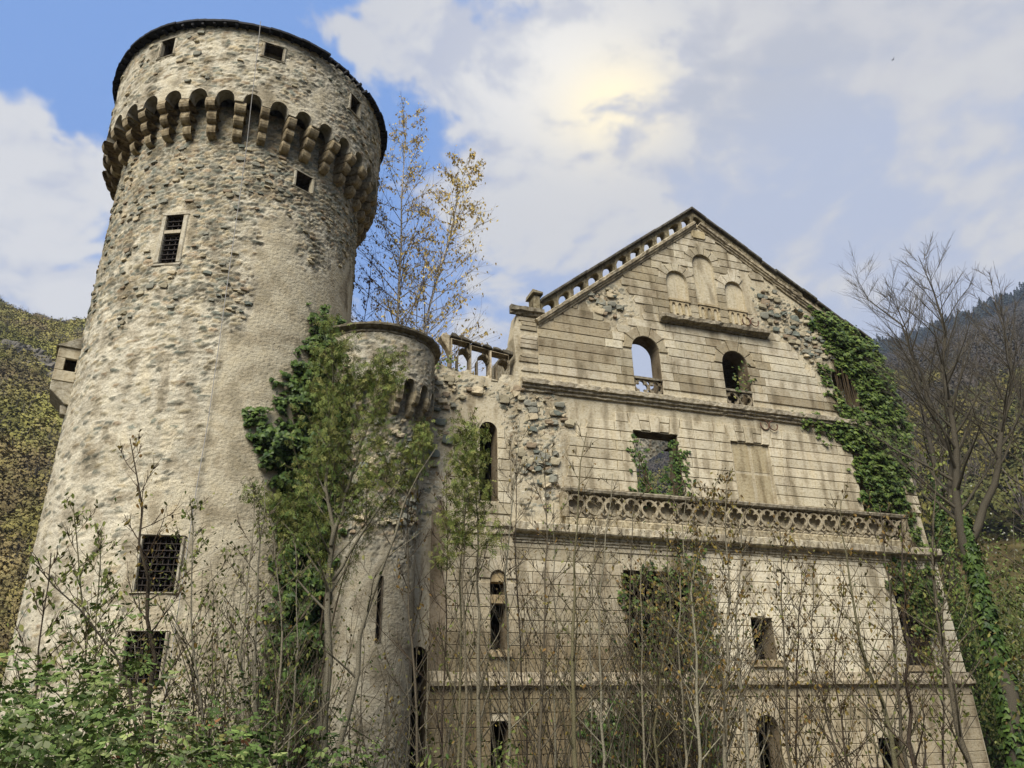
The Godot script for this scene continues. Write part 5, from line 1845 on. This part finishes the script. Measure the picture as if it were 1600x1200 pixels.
	sapling(-4.48, -8.27, 3.82, -0.43, 0.14, 0.019, 3, 10, 0.3, FRESH, "short whippy sapling above the brambles at the tower's outer corner")
	sapling(-3.66, -11.81, 5.37, -0.42, 0.10, 0.041, 0, 10, 0.12, FRESH, "pale straight sapling, first of a close trio before the tower's ivy side")
	sapling(-3.64, -12.13, 5.80, -0.40, 0.09, 0.043, 2, 10, 0.12, FRESH, "tallest of the close trio of pale saplings before the tower's ivy side")
	sapling(-3.32, -11.70, 5.05, -0.40, 0.08, 0.036, 0, 9, 0.15, FRESH, "shortest of the close trio of pale saplings before the tower's ivy side")
	sapling(-3.30, -12.55, 4.74, -0.29, 0.05, 0.024, 2, 9, 0.1, FRESH, "very thin pale sapling in the dark gap between tower and turret")
	sapling(-1.57, -14.10, 6.90, -0.43, 0.04, 0.034, 1, 12, 0.12, DRY, "dark thin sapling crossing the arched niche door beside the turret")
	sapling(-1.41, -14.94, 6.78, 0.07, -0.01, 0.029, 3, 12, 0.05, DRY, "bare thin sapling on the plain render strip between niche door and slit window")
	sapling(-1.15, -14.56, 7.89, 0.29, -0.02, 0.036, 4, 13, 0.25, FRESH, "olive-barked sapling with yellow tufts between the turret and the slit window")
	sapling(-0.61, -13.99, 6.85, -0.13, 0.01, 0.055, 0, 10, 0.08, FRESH, "thick pale sapling standing under the tall slit window")
	sapling(-0.21, -15.00, 8.04, 0.36, 0.00, 0.036, 2, 14, 0.06, DRY, "straight pale sapling rising past the rubble breach by the lancet window")
	sapling(0.06, -15.60, 7.54, -0.01, -0.00, 0.026, 3, 12, 0.04, DRY, "dark whip beside the rubble breach, bending toward the lancet")
	sapling(0.29, -14.60, 7.30, 0.34, 0.01, 0.036, 1, 13, 0.06, DRY, "bare sapling before the end of the balcony parapet")
	sapling(0.59, -15.19, 6.41, 0.18, 0.01, 0.024, 2, 12, 0.08, FRESH, "slim grey sapling beneath the first tracery rings of the parapet")
	sapling(0.88, -14.17, 7.45, 0.52, 0.04, 0.058, 4, 13, 0.05, DRY, "tall olive-barked sapling whose bare crown stands before the blocks beside the great window")
	sapling(1.15, -15.45, 5.91, 0.49, 0.04, 0.026, 2, 11, 0.05, DRY, "thin grey stem close against the tall olive-barked sapling")
	sapling(1.33, -14.73, 6.76, 0.62, 0.06, 0.036, 2, 12, 0.05, DRY, "pale sapling before the blank blocks under the parapet's turret end")
	sapling(1.87, -15.87, 6.55, 0.66, 0.08, 0.029, 1, 13, 0.1, DRY, "dark sapling at the turret-side jamb of the overgrown doorway")
	sapling(2.00, -14.85, 5.24, 0.41, 0.05, 0.031, 0, 12, 0.06, DRY, "short pale sapling in front of the overgrown doorway")
	sapling(2.37, -15.19, 5.80, 0.64, 0.09, 0.036, 4, 13, 0.1, DRY, "olive sapling rising through the twigs of the overgrown doorway")
	sapling(2.57, -14.75, 6.05, 0.76, 0.12, 0.031, 0, 14, 0.15, FRESH, "grey sapling below the great window with ivy in its jambs")
	sapling(2.69, -14.10, 6.27, 1.12, 0.21, 0.041, 2, 16, 0.55, DRY, "forked sapling with yellow feathery top leaves before the parapet's middle")
	sapling(3.21, -13.80, 6.07, 0.70, 0.14, 0.048, 0, 17, 0.5, DRY, "leafy brown sapling before the parapet below the blocked panel")
	sapling(3.74, -14.08, 5.61, 0.48, 0.11, 0.043, 2, 13, 0.1, DRY, "pale curved sapling beside the small dark square window")
	sapling(4.38, -14.31, 5.52, 0.51, 0.13, 0.036, 1, 15, 0.16, DRY, "dark sapling covering the bare-tree side of the small square window")
	sapling(4.74, -14.81, 5.25, 0.70, 0.19, 0.029, 3, 14, 0.14, DRY, "thin brown sapling a step beyond the small square window, away from the turret")
	sapling(5.08, -14.29, 4.91, 0.39, 0.11, 0.026, 1, 13, 0.12, DRY, "slight sapling in the middle of the pale banded wall")
	sapling(5.17, -13.80, 4.23, 0.53, 0.15, 0.024, 3, 12, 0.18, DRY, "short brown sapling with round dead leaves on the pale banded wall")
	sapling(5.54, -13.06, 5.55, 0.09, 0.03, 0.058, 4, 15, 0.08, DRY, "stout olive sapling leaning toward the turret, before the end of the parapet")
	sapling(5.82, -13.33, 5.45, 0.53, 0.19, 0.041, 1, 14, 0.1, DRY, "dark sapling leaning the same way beside the stout olive one")
	sapling(5.79, -12.68, 5.16, 0.56, 0.20, 0.048, 3, 14, 0.12, DRY, "leaning dark sapling in front of the tall grated window")
	sapling(6.02, -11.68, 5.80, 0.52, 0.22, 0.055, 1, 13, 0.15, FRESH, "dark sapling leaning across the building's far corner's quoins")
	sapling(6.56, -13.40, 4.33, 0.62, 0.23, 0.026, 3, 12, 0.45, FRESH, "small leafy sapling at the foot of the far corner's quoins")
	var dead := thing("dead_branch", "bare dead stem slanting across the brambles at the tower foot", "branch", Vector3(-3.9, 0.9, -9.2))
	m = MB.new(); tw = MB.new(); spots = []
	m.col = Color(0.09, 0.075, 0.06); tw.col = m.col
	woody(m, tw, PackedVector3Array([Vector3(0.3, -1.0, 0), Vector3(-0.45, 1.4, 0.2), Vector3(-1.0, 2.0, 0.4), Vector3(-1.45, 2.45, 0.6)]), 0.03, 0.3, 6, 0.25, 0.5, 3, spots)
	m.smooth(); tw.smooth()
	put("stem", m.mesh(), M.bark, dead)
	put("twigs", tw.mesh(), M.bark, dead).set_meta("kind", "stuff")

	# shrubs, brambles and brush
	rng.seed = 12
	var br := [Color(0.115, 0.18, 0.045), Color(0.16, 0.225, 0.06), Color(0.07, 0.12, 0.032), Color(0.22, 0.26, 0.09)]
	var gy := -0.4
	shrub("bramble_bush", "dense green bramble bush at the tower's outer corner, highest of the brambles", Vector3(-4.1, gy, -6.3), Vector3(1.5, 2.5, 1.0), 7600, "bramble", 0.074, br)
	shrub("bramble_bush", "pale green bramble mound with fluffy seed heads, beside the highest bramble bush", Vector3(-2.95, gy, -5.6), Vector3(1.2, 2.2, 0.7), 5000, "bramble", 0.068, br + [Color(0.17, 0.19, 0.10)])
	shrub("bramble_bush", "low bramble with some reddish leaves under the barred windows", Vector3(-2.35, gy, -6.6), Vector3(1.1, 1.95, 0.7), 4200, "bramble", 0.074, br + br + [Color(0.20, 0.08, 0.035)])
	shrub("bramble_bush", "dark bramble under the close trio of pale saplings", Vector3(-2.7, gy, -9.4), Vector3(1.3, 2.05, 0.8), 3200, "bramble", 0.09, br + IVY)
	shrub("bramble_bush", "low dark bramble before the turret's foot", Vector3(-1.7, gy, -10.8), Vector3(1.6, 1.5, 0.9), 1600, "bramble", 0.09, br + IVY)
	shrub("bramble_bush", "green nettle patch before the brown wall base", Vector3(-0.9, gy, -14.2), Vector3(1.0, 1.9, 0.6), 1300, "oval", 0.10, FRESH + br)
	shrub("brush", "tall loose brush of fine twigs and olive leaves over the tower's lower windows", Vector3(-5.0, gy, -12.9), Vector3(1.5, 4.9, 0.9), 3600, "oval", 0.075, FRESH + br + DRY, 60, "", 3)
	shrub("brush", "brown twiggy brush before the dark gap beside the ivy column", Vector3(-4.1, gy, -13.9), Vector3(1.3, 4.4, 0.9), 2600, "oval", 0.07, DRY + IVY + IVY, 120, "", 3)
	shrub("brush", "tangle of brown shoots in front of the overgrown doorway", Vector3(3.1, gy, -17.2), Vector3(1.25, 5.6, 0.9), 3000, "oval", 0.07, DRY + IVY + IVY, 260, "", 3)
	shrub("brush", "low brown tangle at the wall foot below the overgrown doorway", Vector3(3.6, gy, -16.0), Vector3(1.3, 2.8, 0.7), 500, "oval", 0.08, DRY, 80, "", 3)
	shrub("brush", "thin grey brush at the wall foot between niche door and slit window", Vector3(-1.2, gy, -15.2), Vector3(1.2, 4.62, 0.6), 374, "oval", 0.07, DRY + FRESH, 46, "", 1)
	shrub("brush", "fine bare brush under the rubble breach and the parapet's end", Vector3(0.5, gy, -15.6), Vector3(1.2, 5.28, 0.6), 374, "oval", 0.07, DRY, 52, "", 1)
	shrub("brush", "bare brush before the broad low opening with the ivy clump", Vector3(1.9, gy, -15.8), Vector3(1.0, 4.29, 0.6), 345, "oval", 0.07, DRY, 44, "", 3)
	shrub("brush", "loose brown brush below the small square window", Vector3(4.7, gy, -15.0), Vector3(1.2, 4.84, 0.7), 604, "oval", 0.075, DRY, 30, "", 3)
	shrub("brush", "loose brown brush along the pale banded wall", Vector3(6.1, gy, -14.4), Vector3(1.3, 4.84, 0.7), 604, "oval", 0.075, DRY + FRESH, 28, "", 3)
	shrub("brush", "twiggy brush before the turret's plastered foot", Vector3(-2.6, gy, -14.6), Vector3(1.0, 3.96, 0.6), 432, "oval", 0.075, FRESH + DRY, 40, "", 1)
	shrub("shrub", "yellow-green shrub at the foot of the building's quoined corner", Vector3(10.8, gy, -15.4), Vector3(1.4, 3.4, 1.2), 2600, "oval", 0.11, FRESH + DRY, 12)
	shrub("shrub", "tall green shrub behind the quoined corner under the leaning bare tree", Vector3(17.4, gy, -29.2), Vector3(2.3, 8.6, 2.0), 7000, "oval", 0.13, FRESH + br, 14)
	shrub("shrub", "bushy clump with whitish seed heads close beside the quoined corner", Vector3(16.7, gy, -27.6), Vector3(0.9, 9.4, 0.9), 3200, "oval", 0.12, FRESH + [Color(0.3, 0.3, 0.24)], 12)
	shrub("shrub", "brown and green undergrowth nearest the frame's edge beside the building", Vector3(9.4, gy, -12.1), Vector3(1.3, 2.9, 1.0), 2400, "oval", 0.10, DRY + FRESH + br, 20)
	shrub("shrub", "large bright green bush filling the slope behind the bare trees", Vector3(20.6, gy, -30.5), Vector3(4.2, 10.5, 2.6), 9000, "oval", 0.17, FRESH + br, 12)
	shrub("shrub", "olive thicket on the slope outside the tower", Vector3(-17.5, gy, -22.0), Vector3(2.6, 4.8, 2.0), 3600, "oval", 0.15, FRESH, 14)
	shrub("shrub", "thin brown thicket behind the tower's outer edge", Vector3(-20.5, gy, -29.0), Vector3(2.6, 7.5, 2.0), 900, "oval", 0.13, DRY, 40)

	# birches behind the turret
	rng.seed = 7
	t = thing("birch_tree", "tall upright birch with a few yellow leaves behind the turret", "tree", Vector3(-3.65, -0.4, -22.7))
	m = MB.new(); tw = MB.new(); spots = []
	m.col = Color(0.52, 0.48, 0.42); tw.col = Color(0.25, 0.19, 0.15)
	woody(m, tw, PackedVector3Array([Vector3.ZERO, Vector3(-0.15, 8.0, 0), Vector3(-0.12, 14.5, 0), Vector3(-0.18, 19.0, 0), Vector3(-0.25, 23.5, 0)]), 0.13, 0.46, 70, 0.19, 0.7, 14, spots, 0.014, 0.010)
	m.smooth(); tw.smooth()
	put("trunk", m.mesh(), M.birch, t)
	put("twigs", tw.mesh(), M.bark, t).set_meta("kind", "stuff")
	var gold := [Color(0.60, 0.46, 0.13), Color(0.50, 0.36, 0.11), Color(0.66, 0.53, 0.20), Color(0.36, 0.25, 0.09)]
	leaves_on(t, spots, 0.42, "oval", 0.115, gold, M.dryleaf, 0.10)
	t = thing("birch_tree", "leaning birch with denser yellow leaves behind the turret's cap", "tree", Vector3(-3.6, -0.4, -22.9))
	m = MB.new(); tw = MB.new(); spots = []
	m.col = Color(0.50, 0.46, 0.40); tw.col = Color(0.25, 0.19, 0.15)
	woody(m, tw, PackedVector3Array([Vector3.ZERO, Vector3(0.25, 8.0, 0), Vector3(0.75, 14.6, 0), Vector3(1.35, 17.6, 0), Vector3(2.1, 21.5, 0)]), 0.115, 0.48, 66, 0.21, 0.6, 14, spots, 0.014, 0.010)
	m.smooth(); tw.smooth()
	put("trunk", m.mesh(), M.birch, t)
	put("twigs", tw.mesh(), M.bark, t).set_meta("kind", "stuff")
	leaves_on(t, spots, 0.6, "oval", 0.125, gold, M.dryleaf, 0.10)
	t = thing("young_tree", "reddish twiggy young tree between tower and upright birch", "tree", Vector3(-5.0, -0.4, -22.2))
	m = MB.new(); tw = MB.new(); spots = []
	m.col = Color(0.12, 0.09, 0.075); tw.col = Color(0.13, 0.085, 0.07)
	woody(m, tw, PackedVector3Array([Vector3.ZERO, Vector3(0.1, 8.0, 0), Vector3(0.0, 12.0, 0), Vector3(0.3, 16.6, 0)]), 0.06, 0.58, 40, 0.13, 0.8, 9, spots)
	m.smooth(); tw.smooth()
	put("trunk", m.mesh(), M.bark, t)
	put("twigs", tw.mesh(), M.bark, t).set_meta("kind", "stuff")
	leaves_on(t, spots, 0.28, "oval", 0.085, [Color(0.14, 0.07, 0.05), Color(0.24, 0.15, 0.05)], M.dryleaf, 0.08)

	# bare trees beyond the quoined corner, ivy on their trunks
	rng.seed = 55
	t = thing("bare_tree", "bare tree whose single trunk leans toward the gable, ivy at its foot", "tree", Vector3(18.3, -0.4, -33.3))
	m = MB.new(); tw = MB.new(); spots = []
	m.col = Color(0.11, 0.10, 0.08); tw.col = Color(0.21, 0.19, 0.16)
	woody(m, tw, PackedVector3Array([Vector3.ZERO, Vector3(0.15, 8.4, 0), Vector3(0.7, 14.7, 0.4), Vector3(0.5, 19.0, 0.5), Vector3(-1.0, 22.8, -0.3)]), 0.27, 0.40, 46, 0.33, 0.95, 20, spots)
	m.smooth(); tw.smooth()
	put("trunk", m.mesh(), M.bark, t)
	put("twigs", tw.mesh(), M.bark, t).set_meta("kind", "stuff")
	trunk_ivy(t, [Vector3(0, 0, 0), Vector3(0.15, 8.4, 0), Vector3(0.5, 12.4, 0.2)], 0.5, 2600)
	t = thing("bare_tree", "many-limbed bare tree with ivy-wrapped trunk, tallest at the mountain side", "tree", Vector3(12.0, -0.4, -20.7))
	m = MB.new(); tw = MB.new(); spots = []
	m.col = Color(0.12, 0.108, 0.085); tw.col = Color(0.21, 0.19, 0.16)
	var fork := Vector3(0.15, 6.2, 0)
	woody(m, tw, PackedVector3Array([Vector3.ZERO, Vector3(0.1, 3.5, 0), fork, Vector3(0.25, 9.5, 0.2), Vector3(0.9, 12.5, 0.3), Vector3(0.8, 15.0, 0.6)]), 0.24, 0.44, 46, 0.31, 1.0, 20, spots)
	woody(m, tw, PackedVector3Array([fork, Vector3(0.9, 7.3, 0.2), Vector3(1.4, 8.8, 0.4), Vector3(2.1, 10.2, 0.5), Vector3(2.5, 13.0, 0.6)]), 0.13, 0.3, 34, 0.42, 1.0, 18, spots)
	woody(m, tw, PackedVector3Array([fork, Vector3(0.1, 7.8, -0.3), Vector3(0.5, 9.0, -0.4), Vector3(0.2, 11.0, -0.2), Vector3(-0.2, 14.0, 0.2)]), 0.11, 0.3, 34, 0.42, 1.0, 18, spots)
	m.smooth(); tw.smooth()
	put("trunk", m.mesh(), M.bark, t)
	put("twigs", tw.mesh(), M.bark, t).set_meta("kind", "stuff")
	trunk_ivy(t, [Vector3(0, 0, 0), Vector3(0.1, 3.5, 0), Vector3(0.15, 7.0, 0)], 0.42, 2400)
	t = thing("bare_tree", "thin bare tree at the frame's edge beside the many-limbed one", "tree", Vector3(14.6, -0.4, -20.4))
	m = MB.new(); tw = MB.new(); spots = []
	m.col = Color(0.15, 0.13, 0.10); tw.col = Color(0.18, 0.15, 0.115)
	woody(m, tw, PackedVector3Array([Vector3.ZERO, Vector3(-0.3, 6.0, 0), Vector3(-0.2, 10.0, 0), Vector3(0.2, 14.5, 0)]), 0.11, 0.3, 40, 0.27, 1.0, 14, spots)
	m.smooth(); tw.smooth()
	put("trunk", m.mesh(), M.bark, t)
	put("twigs", tw.mesh(), M.bark, t).set_meta("kind", "stuff")

	# leaf litter and low weeds
	xf = []
	cc = PackedColorArray()
	for i in 9000:
		var az := R(-0.75, 0.7)
		var r := R(3.0, 20.0)
		var x := sin(az) * r
		var z := -cos(az) * r
		xf.append(Transform3D(leaf_basis(Vector3(0, 1, 0), 0.7, 0.11), Vector3(x, ground_y(x, z) + R(0.02, 0.35), z)))
		cc.append(mixc(br + DRY))
	tag(many("ground_cover", leaf_mesh("bramble"), M.leaf, xf, cc), "", "", "", "stuff")

	# a bird high in the sky
	var bd := MB.new()
	bd.col = Color(0.03, 0.03, 0.035)
	bd.tube(PackedVector3Array([Vector3(-0.30, 0, 0), Vector3(-0.22, 0.01, 0), Vector3(-0.05, 0.02, 0), Vector3(0.1, 0.02, 0), Vector3(0.2, 0.04, 0), Vector3(0.27, 0.03, 0), Vector3(0.32, 0.02, 0)]), PackedFloat32Array([0.01, 0.03, 0.06, 0.06, 0.035, 0.03, 0.004]), 8)
	for s in [-1.0, 1.0]:
		bd.quad(Vector3(0.12, 0.03, 0.04 * s), Vector3(0.16, 0.16, 0.32 * s), Vector3(0.04, 0.15, 0.34 * s), Vector3(-0.06, 0.03, 0.04 * s))
		bd.quad(Vector3(0.16, 0.16, 0.32 * s), Vector3(0.02, 0.22, 0.66 * s), Vector3(-0.04, 0.20, 0.62 * s), Vector3(0.04, 0.15, 0.34 * s))
	bd.tri(Vector3(-0.28, 0, 0), Vector3(-0.46, 0.0, 0.09), Vector3(-0.46, 0.0, -0.09))
	bd.smooth()
	var bo := put("bird", bd.mesh(), M.iron)
	bo.scale = Vector3.ONE * 0.7
	bo.position = Vector3(61.6, 97.1, -91.2)
	tag(bo, "tiny dark bird gliding high in the overcast sky", "bird")

func trunk_ivy(root: Node3D, pts: Array, rad: float, n: int) -> void:
	var xf := []
	var cc := PackedColorArray()
	for i in n:
		var t := rng.randf() * (pts.size() - 1)
		var k := mini(int(t), pts.size() - 2)
		var p: Vector3 = pts[k].lerp(pts[k + 1], t - k)
		var a := R(0, TAU)
		var d := Vector3(cos(a), 0.1, sin(a))
		var rr := rad * (0.55 + 0.6 * absf(nz.get_noise_2d(p.y * 2.0, a * 3.0))) * (1.15 - t / pts.size())
		xf.append(Transform3D(leaf_basis(d, 0.6, 0.17), p + d * rr))
		cc.append(mixc(IVY))
	many("ivy_leaves", leaf_mesh("ivy"), M.ivy, xf, cc, root)

func _ready() -> void:
	rng.seed = 1
	nz.noise_type = FastNoiseLite.TYPE_SIMPLEX_SMOOTH
	nz.fractal_octaves = 3
	nz.frequency = 1.0
	nz.seed = 3
	nz2.noise_type = FastNoiseLite.TYPE_SIMPLEX_SMOOTH
	nz2.fractal_octaves = 2
	nz2.frequency = 1.0
	nz2.seed = 8
	for c in [cellv, celld]:
		c.noise_type = FastNoiseLite.TYPE_CELLULAR
		c.frequency = 1.0
		c.fractal_type = FastNoiseLite.FRACTAL_NONE
		c.cellular_distance_function = FastNoiseLite.DISTANCE_EUCLIDEAN
		c.cellular_jitter = 0.95
		c.seed = 6
	cellv.cellular_return_type = FastNoiseLite.RETURN_CELL_VALUE
	celld.cellular_return_type = FastNoiseLite.RETURN_DISTANCE2_SUB
	var t0 := Time.get_ticks_msec()
	setup()
	materials()
	make_stones()
	print("sky ", Time.get_ticks_msec() - t0)
	build_terrain()
	build_forest()
	print("terrain ", Time.get_ticks_msec() - t0)
	rng.seed = 101
	build_tower()
	rng.seed = 102
	build_turret()
	print("towers ", Time.get_ticks_msec() - t0)
	rng.seed = 103
	build_palace()
	print("palace ", Time.get_ticks_msec() - t0)
	build_plants()
	print("plants ", Time.get_ticks_msec() - t0)
